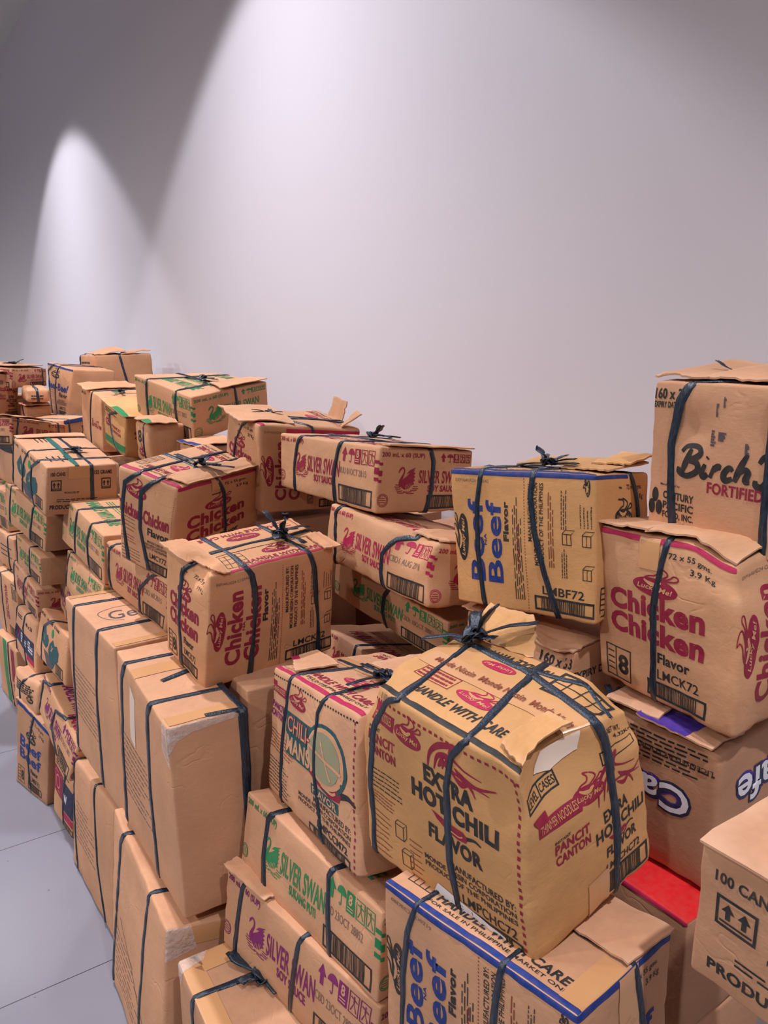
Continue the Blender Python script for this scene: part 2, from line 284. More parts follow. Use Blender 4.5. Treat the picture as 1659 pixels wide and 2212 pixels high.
# ------------------------------------------------------------------ cartons
KEYS = 'abcdABCD'
CS = {'a': (-1,-1,0), 'b': (-1,1,0), 'c': (1,-1,0), 'd': (1,1,0), 'A': (-1,-1,1), 'B': (-1,1,1), 'C': (1,-1,1), 'D': (1,1,1)}
class Carton:
    def __init__(s, key, name, label, cat, group=None, kr='a', r=.010, bulge=.008, crumple=.004, grid=.028, dents=(), seed=None):
        d = [v/1000 for v in BOX[key]]
        s.sx, s.sy, s.sz = d[6:9]; s.kr = kr; s.seed = seed if seed is not None else sum(map(ord, key))*1.37
        s.off = {k: Vector(d[9+3*i:12+3*i]) for i, k in enumerate(KEYS)}
        s.r, s.bulge, s.crumple, s.grid, s.dents = r*.65, bulge*.5, crumple*.6, grid, dents
        s.root = bpy.data.objects.new(name, None); col.objects.link(s.root); s.root.empty_display_size = .05
        s.root.matrix_world = Matrix.Translation(d[:3]) @ Matrix.Rotation(d[3], 4, 'Z') @ Matrix.Rotation(d[5], 4, 'Y') @ Matrix.Rotation(d[4], 4, 'X')
        s.root['label'] = label; s.root['category'] = cat
        if group: s.root['group'] = group
        s.ink = {}
    def dim(s, face): return {'F': (s.sy, s.sz), 'N': (s.sx, s.sz), 'T': (s.sy, s.sx), 'K': (s.sy, s.sz), 'L': (s.sx, s.sz), 'B': (s.sy, s.sx)}[face]
    def base(s, face, u, v):
        X, Y, Z = s.sx/2, s.sy/2, s.sz
        if face == 'F': return Vector((-X, Y-u*s.sy, v*Z))
        if face == 'N': return Vector((-X+u*s.sx, -Y, v*Z))
        if face == 'T': return Vector((-X+v*s.sx, Y-u*s.sy, Z))
        if face == 'K': return Vector((X, -Y+u*s.sy, v*Z))
        if face == 'L': return Vector((X-u*s.sx, Y, v*Z))
        return Vector((-X+v*s.sx, -Y+u*s.sy, 0))
    def D(s, p, off=0.0):
        X, Y, Z, r = s.sx/2, s.sy/2, s.sz, s.r
        q = Vector((max(-X+r, min(X-r, p.x)), max(-Y+r, min(Y-r, p.y)), max(r, min(Z-r, p.z))))
        n = p-q; l = n.length
        if l < 1e-7: return p.copy()
        n /= l; p = q+n*(r+off)
        a, b, c = (p.x+X)/s.sx, (p.y+Y)/s.sy, p.z/Z
        a_, b_, c_ = (max(0, min(1, t)) for t in (a, b, c))
        o = Vector()
        for k in KEYS:
            sx, sy, sz = CS[k]; o += s.off[k]*((a_ if sx > 0 else 1-a_)*(b_ if sy > 0 else 1-b_)*(c_ if sz else 1-c_))
        sa, sb, sc = math.sin(math.pi*a_), math.sin(math.pi*b_), math.sin(math.pi*c_)
        o.x += s.bulge*sb*sc*(2*a_-1); o.y += s.bulge*sa*sc*(2*b_-1); o.z += s.bulge*.5*sa*sb*max(0, 2*c_-1)
        if s.crumple:
            e = p*7+Vector((s.seed, s.seed*.7, s.seed*1.3)); nv = noise.noise_vector(e); o += nv*s.crumple*.9
            rg = 1-abs(noise.noise(p*16+Vector((s.seed*2, 0, s.seed)))*2.2)
            edge = 1-min(sa+sb, sb+sc, sa+sc)*.8
            o -= n*(max(0, rg)**3*s.crumple*1.1*max(.25, edge))
            if c < .02: o.z = max(o.z, 0.0) if abs(n.z) > .5 else o.z
        for (da, db, dc, rad, vx, vy, vz) in s.dents:
            t = ((a-da)*s.sx)**2+((b-db)*s.sy)**2+((c-dc)*s.sz)**2
            w = max(0, 1-t/rad**2)
            if w: o += Vector((vx, vy, vz))*w*w
        return p+o
    def cuts(s, length):
        n = max(3, round((length-2*s.r)/s.grid)); r = s.r
        return [0, r*.45/length, r/length]+[(r+(length-2*r)*i/n)/length for i in range(1, n)]+[1-r/length, 1-r*.45/length, 1]
    def I(s, face):
        if face not in s.ink: s.ink[face] = Ink(*s.dim(face))
        return s.ink[face]
    def lattice(s, face, cu, cv):
        if not hasattr(s, 'lat'): s.lat = {}
        if face not in s.lat:
            G = [[s.D(s.base(face, u, v)) for u in cu] for v in cv]
            s.lat[face] = (G, [[(s.D(s.base(face, u, v), .01)-g).normalized() for u, g in zip(cu, row)] for v, row in zip(cv, G)])
        return s.lat[face]
    def wrap(s, ink, face, V, Fc, fm, mats, lift=.0009):
        w, h = ink.w, ink.h; bm = bmesh.new(); lay = {}
        for v, f, c, layer in ink.items:
            c = 'kraft_'+s.kr if c == 'K' else c
            if c not in mats: mats.append(c)
            vs = [bm.verts.new((x*w, y*h, layer)) for x, y in v]
            for q in f:
                try: fc = bm.faces.new([vs[i] for i in q]); fc.material_index = mats.index(c)
                except ValueError: pass
        bmesh.ops.remove_doubles(bm, verts=bm.verts[:], dist=1e-6)
        xs = [p.co.x for p in bm.verts]; ys = [p.co.y for p in bm.verts]
        for cs, L_, i, lo, hi in ((s.cuts(w), w, 0, min(xs), max(xs)), (s.cuts(h), h, 1, min(ys), max(ys))):
            for t in cs:
                if lo+1e-4 < t*L_ < hi-1e-4:
                    co = [0, 0, 0]; co[i] = t*L_; no = [0, 0, 0]; no[i] = 1
                    bmesh.ops.bisect_plane(bm, geom=bm.verts[:]+bm.edges[:]+bm.faces[:], dist=1e-6, plane_co=co, plane_no=no)
        bmesh.ops.triangulate(bm, faces=[f for f in bm.faces if len(f.verts) > 4])
        base = len(V); bm.verts.index_update()
        cu, cv = s.cuts(w), s.cuts(h); G, Nn = s.lattice(face, cu, cv)
        for p in bm.verts:
            u, v = p.co.x/w, p.co.y/h
            i = max(0, min(len(cu)-2, bisect.bisect_right(cu, u)-1)); j = max(0, min(len(cv)-2, bisect.bisect_right(cv, v)-1))
            a = (u-cu[i])/(cu[i+1]-cu[i]); b = (v-cv[j])/(cv[j+1]-cv[j])
            mixq = lambda X: (X[j][i]*(1-a)+X[j][i+1]*a)*(1-b)+(X[j+1][i]*(1-a)+X[j+1][i+1]*a)*b
            V.append(mixq(G)+mixq(Nn)*(lift+.0005*p.co.z))
        for f in bm.faces:
            if f.normal.z < 0: f.normal_flip()
            Fc.append([base+q.index for q in f.verts]); fm.append(f.material_index)
        bm.free()
    def build(s):
        V, Fc, fm, mats = [], [], [], ['kraft_'+s.kr]; idx = {}
        for face in 'FNTKLB':
            w, h = s.dim(face); cu, cv = s.cuts(w), s.cuts(h); g = []
            for v in cv:
                row = []
                for u in cu:
                    b = s.base(face, u, v); k = (round(b.x, 5), round(b.y, 5), round(b.z, 5))
                    if k not in idx: idx[k] = len(V); V.append(s.D(b))
                    row.append(idx[k])
                g.append(row)
            for j in range(len(cv)-1):
                for i in range(len(cu)-1): Fc.append((g[j][i], g[j][i+1], g[j+1][i+1], g[j+1][i])); fm.append(0)
        for face, k in s.ink.items():
            if k.items: s.wrap(k, face, V, Fc, fm, mats)
        s.body = mesh_obj('body', V, Fc, [MAT[m] for m in mats], fm, s.root); return s
    def patch(s, name, face, build, m, lift=.0013):
        """thin sheet stuck on a face (tape, label, film)"""
        k = Ink(*s.dim(face)); build(k); V, Fc, fm, mats = [], [], [], []
        s.wrap(k, face, V, Fc, fm, mats, lift); return mesh_obj(name, V, Fc, [MAT[x] for x in mats], fm, s.root)
    def tape(s, face, x0, y0, x1, y1):
        rnd = random.Random(s.seed); t = .012
        pts = [(x0, y0), (x1, y0), (x1, y1), (x0, y1)]
        return s.patch('packing_tape', face, lambda k: k.poly(pts, 'tape'), None)
    def film(s, face, pts): return s.patch('stretch_film', face, lambda k: k.poly(pts, 'film'), None, .002)
    def strap(s, pts, w=.017, m='strap', closed=True, seed=0, sag=0.0):
        """pts: list of (face,u,v); a ribbon of twine laid along the surface through them"""
        P = []; n = len(pts)
        for i in range(n if closed else n-1):
            (f0, u0, v0), (f1, u1, v1) = pts[i], pts[(i+1) % n]
            a = s.base(f0, u0, v0); b = s.base(f1, u1, v1); k = max(3, int((b-a).length/.016))
            for j in range(k): P.append(a.lerp(b, j/k))
        if not closed: P.append(s.base(*pts[-1]))
        V, Fc = [], []; N = len(P); prof = ((-1, .0002), (-.72, .0030), (-.2, .0024), (.3, .0036), (.76, .0028), (1, .0002))
        C0 = Vector((0, 0, s.sz/2)); wrn = random.Random(s.seed+seed); ph = wrn.random()*50
        for i, p in enumerate(P):
            a = P[(i-1) % N] if closed else P[max(0, i-1)]; b = P[(i+1) % N] if closed else P[min(N-1, i+1)]
            q = s.D(p, .0); t = (s.D(b)-s.D(a)).normalized()
            q2 = s.D(p, .01); nn = (q2-q).normalized(); side = nn.cross(t).normalized()
            ww = w*.9*(.78+.42*(noise.noise(Vector((ph, i*.13, 0)))))*.5
            for sd, hh in prof:
                jit = .0012*noise.noise(Vector((ph+sd*3, i*.35, 2)))
                V.append(s.D(p, .0)+side*sd*ww+nn*(hh+jit+.0006))
        k = len(prof)
        for i in range(N if closed else N-1):
            j = (i+1) % N
            for c in range(k-1): Fc.append((i*k+c, i*k+c+1, j*k+c+1, j*k+c))
        s.last = mesh_obj('strap', V, Fc, [MAT[m]], None, s.root)
        if m == 'strap_green': s.last['label'] = 'green ribbon across the top'
        return s.last
    def yloop(s, ut, ub, tb=None, mid=(), w=.017, m='strap', seed=0):
        """a loop over the top, down the front, under, and up the back; mid = extra (u, v) on the front from top to bottom"""
        tb = ut if tb is None else tb
        p = [('T', ut, 0)]+[('F', u, v) for u, v in mid]+[('F', ub, 0), ('B', 1-ub, 1), ('T', tb, 1)]
        return s.strap(p, w, m, True, seed)
    def xloop(s, at, ab, tb=None, mid=(), w=.017, m='strap', seed=0, tmid=()):
        """a loop along the top, down the near side, under, and up the far side"""
        tb = at if tb is None else tb
        p = [('T', 1, at)]+[('N', u, v) for u, v in mid]+[('N', ab, 0), ('B', 1, ab), ('T', 0, tb)]+list(tmid)
        return s.strap(p, w, m, True, seed)
    def knot(s, u, v, face='T', size=.05, tails=4, seed=1, m='strap', dirs=None):
        size *= .86; rnd = random.Random(seed*13+int(s.seed)); c = s.D(s.base(face, u, v), .006); nn = (s.D(s.base(face, u, v), .03)-c).normalized()
        V, Fc = [], []
        def ribbon(pts, w, fl):
            b = len(V); n = len(pts)
            for i, p in enumerate(pts):
                t = (pts[min(n-1, i+1)]-pts[max(0, i-1)]).normalized(); sd = t.cross(nn+Vector((.1, .2, .05))).normalized(); ww = w*(.45+.75*min(1, i/(n-1)*1.6)) if fl else w
                up_ = sd.cross(t)
                for k, (a, h) in enumerate(((-1, 0), (-.4, .35), (.15, -.1), (.6, .3), (1, .05), (.1, -.35))): V.append(p+sd*a*ww+up_*h*ww*.6)
            for i in range(n-1):
                for k in range(6): Fc.append((b+i*6+k, b+i*6+(k+1) % 6, b+i*6+6+(k+1) % 6, b+i*6+6+k))
            Fc.append([b+k for k in range(6)][::-1]); Fc.append([b+(n-1)*6+k for k in range(6)])
        ax = nn.orthogonal().normalized(); ay = nn.cross(ax)
        for k in range(3):
            ang = rnd.random()*6.28; d = ax*math.cos(ang)+ay*math.sin(ang); e = nn.cross(d)
            ribbon([c+(d*math.cos(t)+e*math.sin(t)*.7)*size*.22+nn*(size*.16+.12*size*math.sin(2*t)) for t in [x*.5 for x in range(12)]], size*.11, False)
        for k in range(tails):
            if dirs and k < len(dirs): d = Vector(dirs[k]); L_ = d.length*size; d.normalize()
            else: ang = 6.28*k/tails+rnd.random()*1.5; d = ax*math.cos(ang)+ay*math.sin(ang)+nn*(.05+.35*rnd.random()); L_ = size*(.5+1.0*rnd.random())
            bend = nn*(-.25*rnd.random()*L_)
            ribbon([c+nn*size*.1+d*L_*t+bend*t*t+Vector((noise.noise(c*50+Vector((k, t*3, 0))), noise.noise(c*50+Vector((k, 0, t*3))), 0))*size*.12 for t in [x/7 for x in range(8)]], size*.13, True)
        return mesh_obj('knot', V, Fc, [MAT[m]], None, getattr(s, 'last', None) or s.root)
    def flap(s, c4, name='top_flap', face='T', paint=None, rag=.006, wave=.006, th=.0035, seed=0, inner=False):
        """loose sheet of card; c4 = four (u, v, lift) corners going round"""
        def pt(u, v, l):
            uu, vv = max(0, min(1, u)), max(0, min(1, v)); b = s.base(face, uu, vv)
            ex = s.base(face, u, v)-b
            return s.D(b, 0)+ex+((s.D(b, .02)-s.D(b, 0)).normalized() if .05 < uu < .95 and .05 < vv < .95 else {'T': Vector((0,0,1)), 'F': Vector((-1,0,0)), 'N': Vector((0,-1,0)), 'K': Vector((1,0,0)), 'L': Vector((0,1,0))}[face])*l
        nu, nv = 12, 8; V = []; ph = s.seed+seed*9.1
        Q = [pt(*c) for c in c4]; nrm = (Q[1]-Q[0]).cross(Q[3]-Q[0]).normalized()
        if nrm.dot({'T': Vector((0,0,1)), 'F': Vector((-1,0,0)), 'N': Vector((0,-1,0)), 'K': Vector((1,0,0)), 'L': Vector((0,1,0))}[face]) < 0: nrm = -nrm
        for side in (0, 1):
            for j in range(nv+1):
                for i in range(nu+1):
                    a, b = i/nu, j/nv
                    c = [c4[0][k]*(1-a)*(1-b)+c4[1][k]*a*(1-b)+c4[2][k]*a*b+c4[3][k]*(1-a)*b for k in range(3)]
                    p = pt(*c)
                    ed = rag*(1 if j == 0 or i in (0, nu) else .2)
                    p += Vector((noise.noise(p*130+Vector((ph, 0, 0))), noise.noise(p*130+Vector((0, ph, 0))), .4*noise.noise(p*90+Vector((0, 0, ph)))))*ed*.8
                    p += nrm*wave*.55*noise.noise(p*11+Vector((ph, ph, 0)))+nrm*(.003+(0 if side else th))
                    V.append(p)
        Fc, fm = [], []; o = (nu+1)*(nv+1)
        mats = [MAT['kraft_'+s.kr]]
        band = {}
        if paint:
            for x in paint:
                if MAT[x[0]] not in mats: mats.append(MAT[x[0]])
        for j in range(nv):
            for i in range(nu):
                a = j*(nu+1)+i; Fc.append((a, a+1, a+nu+2, a+nu+1)); mi = 0
                for x in (paint or ()):
                    if x[1] <= i < x[2] and x[3] <= j < x[4]: mi = mats.index(MAT[x[0]])
                fm.append(mi); Fc.append((o+a, o+a+nu+1, o+a+nu+2, o+a+1)); fm.append(0)
        rim = [i for i in range(nu+1)]+[j*(nu+1)+nu for j in range(1, nv+1)]+[nv*(nu+1)+i for i in range(nu-1, -1, -1)]+[j*(nu+1) for j in range(nv-1, 0, -1)]
        rb = len(V); V += [V[x] for x in rim]+[V[o+x] for x in rim]; nr = len(rim)
        for i in range(nr): j = (i+1) % nr; Fc.append((rb+i, rb+nr+i, rb+nr+j, rb+j)); fm.append(0)
        return mesh_obj(name, V, Fc, mats, fm, s.root)

# pose, size and corner sag of each carton (millimetres, milliradians)
BOX = {
'P3': [592,2504,-2,20,-44,92,218,492,432,1,-1,-16,-2,5,5,0,0,4,-2,-1,25,0,1,9,2,-4,-17,0,0,-34,0,0,-34],
'P4': [540,1845,1,-50,47,70,221,528,567,0,0,6,1,-1,-19,-1,1,21,0,0,-4,0,0,0,1,0,1,0,0,-29,0,0,-29],
'P1': [589,1774,580,-22,41,-19,181,454,510,6,-3,4,-7,3,-5,0,-1,0,0,0,0,-5,4,0,6,-2,6,0,-2,-4,0,0,0],
'P2': [604,2311,550,23,8,4,202,520,536,0,0,0,0,0,0,0,0,0,0,0,0,0,0,0,0,0,0,0,0,0,0,0,0],
'P5': [575,1315,0,-52,0,0,240,400,500,0,0,0,0,0,0,0,0,0,0,0,0,0,0,0,0,0,0,0,0,0,0,0,0],
'SW1': [764,1271,495,160,29,69,307,521,201,0,0,0,-1,1,0,0,0,0,0,0,0,0,0,0,1,-1,0,0,0,-35,0,0,-35],
'SW2': [799,1259,685,82,-2,84,306,508,190,1,-1,0,-4,3,0,0,0,14,0,0,14,-1,1,0,4,-3,0,0,0,-40,0,0,-40],
'CM': [832,1258,882,-104,-135,108,308,459,308,2,-1,-4,-5,3,7,0,0,14,0,0,14,-2,1,5,5,-3,-9,0,0,0,0,0,0],
'BF': [785,742,735,135,-37,1,251,378,296,0,0,0,0,0,0,0,0,0,0,0,0,0,0,0,0,0,0,0,0,-14,0,0,-14],
'HOT': [835,848,1022,55,-38,-99,271,389,328,1,1,4,-12,7,-5,9,-7,38,0,0,41,-1,-1,-7,11,-6,8,-8,7,4,0,0,0],
'CN': [963,287,1085,0,0,0,270,400,190,0,0,0,0,0,0,0,0,0,0,0,0,0,0,0,0,0,0,0,0,0,0,0,0],
'RD': [1220,786,690,0,0,0,300,300,240,0,0,0,0,0,0,0,0,0,0,0,0,0,0,0,0,0,0,0,0,0,0,0,0],
'CAFE': [1286,782,940,70,0,-52,279,239,284,0,0,0,0,0,0,0,0,0,0,0,0,0,0,0,0,0,0,0,0,0,0,0,0],
'CHK': [1322,763,1258,-112,-41,-33,356,325,319,-5,3,-1,8,-4,3,0,0,0,0,0,0,5,-2,2,-7,3,-4,0,0,-44,0,0,-44],
'BT': [1347,757,1550,-110,-7,-22,257,259,286,1,-1,0,-1,1,0,0,0,20,0,0,20,-1,0,0,1,0,1,0,0,0,0,0,0],
'BF2': [1196,1108,1345,153,-94,46,205,358,293,1,0,2,5,-5,-3,0,0,0,0,0,0,0,0,2,-4,5,6,-1,0,-7,0,0,0],
'BT2': [1256,1127,970,35,0,0,280,310,330,0,0,0,0,0,0,0,0,0,0,0,0,0,0,0,0,0,0,0,0,0,0,0,0],
'SW3': [1223,1855,1452,2,-20,93,315,537,170,-1,0,0,3,-2,2,0,0,0,0,0,0,1,0,3,-3,2,-2,0,0,-3,0,0,0],
'SW4': [1180,1554,1292,-14,18,87,296,493,163,-4,3,2,0,0,0,0,0,0,0,0,0,3,-3,-1,0,-1,-2,0,0,-40,0,0,-40],
'SW5': [1273,1647,1140,37,117,-25,286,506,129,1,0,3,0,0,0,0,0,0,0,0,0,-1,-1,-3,0,1,2,0,0,-14,0,0,-14],
'SW6': [1236,1717,900,-184,-97,61,303,511,155,0,0,0,-6,3,7,0,0,0,0,0,0,0,0,1,6,-4,-11,0,0,-32,0,0,-32],
'CHK2': [1202,2325,1378,-57,101,46,351,312,279,10,-8,-5,-2,4,9,-1,-1,0,0,0,0,-7,7,7,0,-1,-1,-1,-2,-9,0,0,0],
'MID': [796,1787,1100,95,170,-27,368,221,307,-5,3,-2,0,1,2,4,-4,-1,1,0,0,5,-4,2,-1,-1,-4,-6,5,0,3,-1,4],
'SW7': [792,2309,1085,82,48,66,295,496,160,-6,6,2,4,-4,-2,0,0,0,0,0,0,6,-5,-2,-4,4,2,0,0,0,0,0,0],
'CKF': [824,2270,1270,436,200,-95,381,221,282,-8,3,-14,1,-6,-5,13,-3,25,0,0,0,5,-4,6,3,5,12,-14,5,-24,0,0,0],
'GR4': [780,2827,1120,11,77,56,323,550,174,1,-1,0,-5,4,1,0,0,0,0,0,0,-1,1,-1,5,-4,1,0,0,0,0,0,0],
'GR5': [754,2813,960,-8,11,117,309,505,140,-5,4,3,-3,2,-1,0,0,0,0,0,0,5,-4,-2,3,-2,0,0,0,-50,0,0,-50],
'GR1': [1248,3175,1577,211,132,-116,388,409,169,-4,-8,-21,-2,2,0,4,11,25,1,-9,0,3,-4,0,2,11,21,-4,5,0,2,-17,-25],
'CN1': [670,3264,1290,38,113,53,271,508,193,-1,1,2,-6,3,-5,-3,2,0,4,-3,0,6,-6,-3,-1,2,3,-7,5,-1,9,-5,5],
'GR2': [671,3425,1110,128,114,53,290,501,161,-2,3,4,-2,0,-5,0,0,0,0,0,0,2,-4,-7,2,1,8,0,0,-29,0,0,-29],
'GR3': [676,3427,938,22,-2,29,290,474,133,-1,3,7,-2,1,-3,0,0,0,0,0,0,1,-3,-7,2,-1,2,0,0,-23,0,0,-23],
'SWr': [683,3618,742,9,26,26,294,498,153,0,1,4,-4,2,-1,0,0,0,0,0,0,0,-1,-4,4,-2,1,0,0,-22,0,0,-22],
'C48': [658,3614,458,38,17,69,296,381,251,-1,-2,-10,-4,6,15,0,0,0,0,0,0,1,2,10,3,-6,-15,0,0,-35,0,0,-35],
'CR37': [597,3428,390,150,-40,80,286,287,112,-1,-6,-39,0,-7,-39,0,0,0,0,0,0,9,-9,-6,7,-7,-6,0,0,-37,0,0,-37],
'BF4': [533,3338,-1,241,89,70,200,294,365,0,5,8,-2,-2,-17,-2,2,23,0,0,-3,1,-5,-13,2,2,12,0,0,-28,0,0,-28],
'PUR': [623,3017,0,62,41,80,250,246,249,0,2,-3,-2,1,-13,-1,1,17,-1,0,7,1,-2,-6,3,-1,6,0,0,0,0,0,0],
'SWp': [623,2997,344,65,238,189,286,440,174,3,-7,-11,-4,7,9,0,0,0,0,0,0,9,-13,-14,-6,11,13,0,0,0,0,0,0],
'CN2': [647,3081,620,13,-42,177,266,467,195,3,-2,1,-5,4,-2,0,0,0,0,0,0,-3,2,-1,5,-4,2,0,0,-61,0,0,-61],
'PSw': [756,3200,786,-87,0,105,280,380,150,0,0,0,0,0,0,0,0,0,0,0,0,0,0,0,0,0,0,0,0,0,0,0,0],
'PC2': [1072,3459,1427,-47,97,10,267,376,202,-5,7,10,0,-1,0,0,0,0,0,0,0,4,-8,-15,0,-1,-3,0,0,0,0,0,0],
'BT3': [1097,3901,1406,-30,79,10,285,411,271,-2,2,3,0,0,0,0,0,0,0,0,0,1,-3,-7,0,0,1,0,0,0,0,0,0],
'CRU1': [1022,3083,1430,-71,-4,2,150,200,156,0,0,0,0,0,0,0,0,0,0,0,0,0,0,0,0,0,0,0,0,0,0,0,0],
'CRU2': [1157,3284,1315,52,0,0,200,200,190,0,0,0,0,0,0,0,0,0,0,0,0,0,0,0,0,0,0,0,0,0,0,0,0],
'CRU3': [1140,2840,1342,70,0,0,186,186,177,0,0,0,0,0,0,0,0,0,0,0,0,0,0,0,0,0,0,0,0,0,0,0,0],
'BOX26': [1459,5173,1429,70,0,-35,360,340,400,0,0,0,0,0,0,0,0,0,0,0,0,0,0,0,0,0,0,0,0,0,0,0,0],
'BEEF': [1134,4881,1453,61,49,83,259,428,310,-15,13,5,8,-8,-4,0,0,0,0,0,0,14,-14,-8,-8,7,2,0,0,0,0,0,0],
'BF5': [881,4274,1240,838,0,0,300,235,280,0,0,0,0,0,0,0,0,0,0,0,0,0,0,0,0,0,0,0,0,0,0,0,0],
'LB5': [578,3832,1444,856,14,148,457,290,117,1,-3,3,0,0,0,-1,2,0,0,0,0,0,-1,1,0,0,0,-1,5,-10,0,0,0],
'LB4': [829,4620,1499,-22,10,7,130,320,73,-2,3,5,0,0,0,0,0,0,0,0,0,2,-3,-6,0,0,0,0,0,0,0,0,0],
'LB3': [827,4511,1594,-118,10,11,120,299,77,1,1,7,0,0,0,-3,1,0,0,0,0,4,-3,-4,1,-1,-2,-6,2,-6,0,0,0],
'LB2': [736,4782,1663,872,61,18,385,266,115,0,-2,1,0,0,0,-1,4,0,0,0,0,0,-6,-4,0,0,0,-3,8,-10,0,0,0],
'LB1': [529,4703,1523,866,136,51,259,381,249,0,-5,0,0,0,0,0,1,3,0,0,0,1,-11,-1,0,0,0,-4,9,-18,0,0,0],
'LBc': [651,4303,0,87,0,0,260,400,360,0,0,0,0,0,0,0,0,0,0,0,0,0,0,0,0,0,0,0,0,0,0,0,0],
'LBm': [707,4356,360,105,0,0,300,400,340,0,0,0,0,0,0,0,0,0,0,0,0,0,0,0,0,0,0,0,0,0,0,0,0],
'LBs': [740,4479,710,105,0,0,300,350,190,0,0,0,0,0,0,0,0,0,0,0,0,0,0,0,0,0,0,0,0,0,0,0,0],
'LBg': [747,4640,910,70,0,0,300,400,220,0,0,0,0,0,0,0,0,0,0,0,0,0,0,0,0,0,0,0,0,0,0,0,0],
'LBx': [811,4647,1140,70,0,0,300,340,363,0,0,0,0,0,0,0,0,0,0,0,0,0,0,0,0,0,0,0,0,0,0,0,0],
'P1b': [787,1804,580,-21,0,0,181,454,510,0,0,0,0,0,0,0,0,0,0,0,0,0,0,0,0,0,0,0,0,0,0,0,0],
'P4b': [815,1845,0,-35,0,0,200,460,550,0,0,0,0,0,0,0,0,0,0,0,0,0,0,0,0,0,0,0,0,0,0,0,0],
'P3b': [872,2504,0,17,0,0,210,460,530,0,0,0,0,0,0,0,0,0,0,0,0,0,0,0,0,0,0,0,0,0,0,0,0],
'P2b': [814,2311,550,17,0,0,200,500,520,0,0,0,0,0,0,0,0,0,0,0,0,0,0,0,0,0,0,0,0,0,0,0,0],
}
BURIED = [(.79,.74,.26,.40,0,.70),(1.21,.79,.30,.30,0,.68),(1.25,1.13,.28,.30,0,.965),(1.22,1.70,.28,.44,0,.86),(1.20,2.32,.34,.32,0,1.34),(1.03,.22,.12,.24,0,1.08),(.93,1.27,.24,.44,0,.47),(1.20,3.12,.42,.40,0,1.31),(1.08,3.58,.28,.30,0,1.38),(1.12,3.95,.28,.38,0,1.37),(1.14,4.89,.24,.38,0,1.42),(.90,4.29,.22,.22,0,1.23),(1.46,5.19,.30,.28,0,1.41),(.74,5.0,.24,.3,0,1.60),(1.32,2.80,.34,.34,0,1.30),(1.60,1.15,.28,.5,0,1.25),(1.62,1.75,.26,.6,0,1.30),(1.60,2.45,.28,.6,0,1.30),(1.02,1.95,.20,.40,0,.95)]  # supports first; the last ones are added to keep gaps dark

# ------------------------------------------------------------------ what is printed on the cartons
SCRIPT = [[(.0,.78),(.15,1.0),(.55,1.02),(.72,.80),(.48,.56),(.32,.52),(.66,.44),(.74,.16),(.42,-.08),(.06,.0),(.02,.2)], [(.34,.92),(.26,.5),(.18,.02)],
          [(.98,.45),(.93,.12),(1.02,.0),(1.14,.12)], [(1.00,.66),(1.03,.72)], [(1.32,.44),(1.26,.0)], [(1.27,.22),(1.42,.42),(1.56,.42)],
          [(1.98,.36),(1.84,.46),(1.70,.22),(1.80,.0),(2.02,.10)], [(2.34,1.0),(2.2,.5),(2.12,.0)], [(2.18,.28),(2.36,.46),(2.50,.36),(2.46,.08),(2.62,.06)],
          [(2.78,.74),(2.92,.98),(3.3,.95),(3.78,1.04)], [(3.34,.95),(3.24,.4),(3.06,-.04),(2.84,.0),(2.80,.16)],
          [(3.70,.44),(3.62,.0)], [(3.64,.22),(3.80,.42),(3.92,.42)], [(4.08,.20),(4.34,.26),(4.30,.44),(4.12,.38),(4.06,.10),(4.22,.0),(4.40,.10)], [(4.60,.20),(4.86,.26),(4.82,.44),(4.64,.38),(4.58,.10),(4.74,.0),(4.92,.10)]]
def script(k, x0, y0, x1, y1, c, t):
    for st in SCRIPT: k.stroke([(x0+(p[0]+p[1]*.18)*(x1-x0)/5.0, y0+p[1]*(y1-y0)) for p in st], [t*.6, t, t*1.1, t*.7], c)
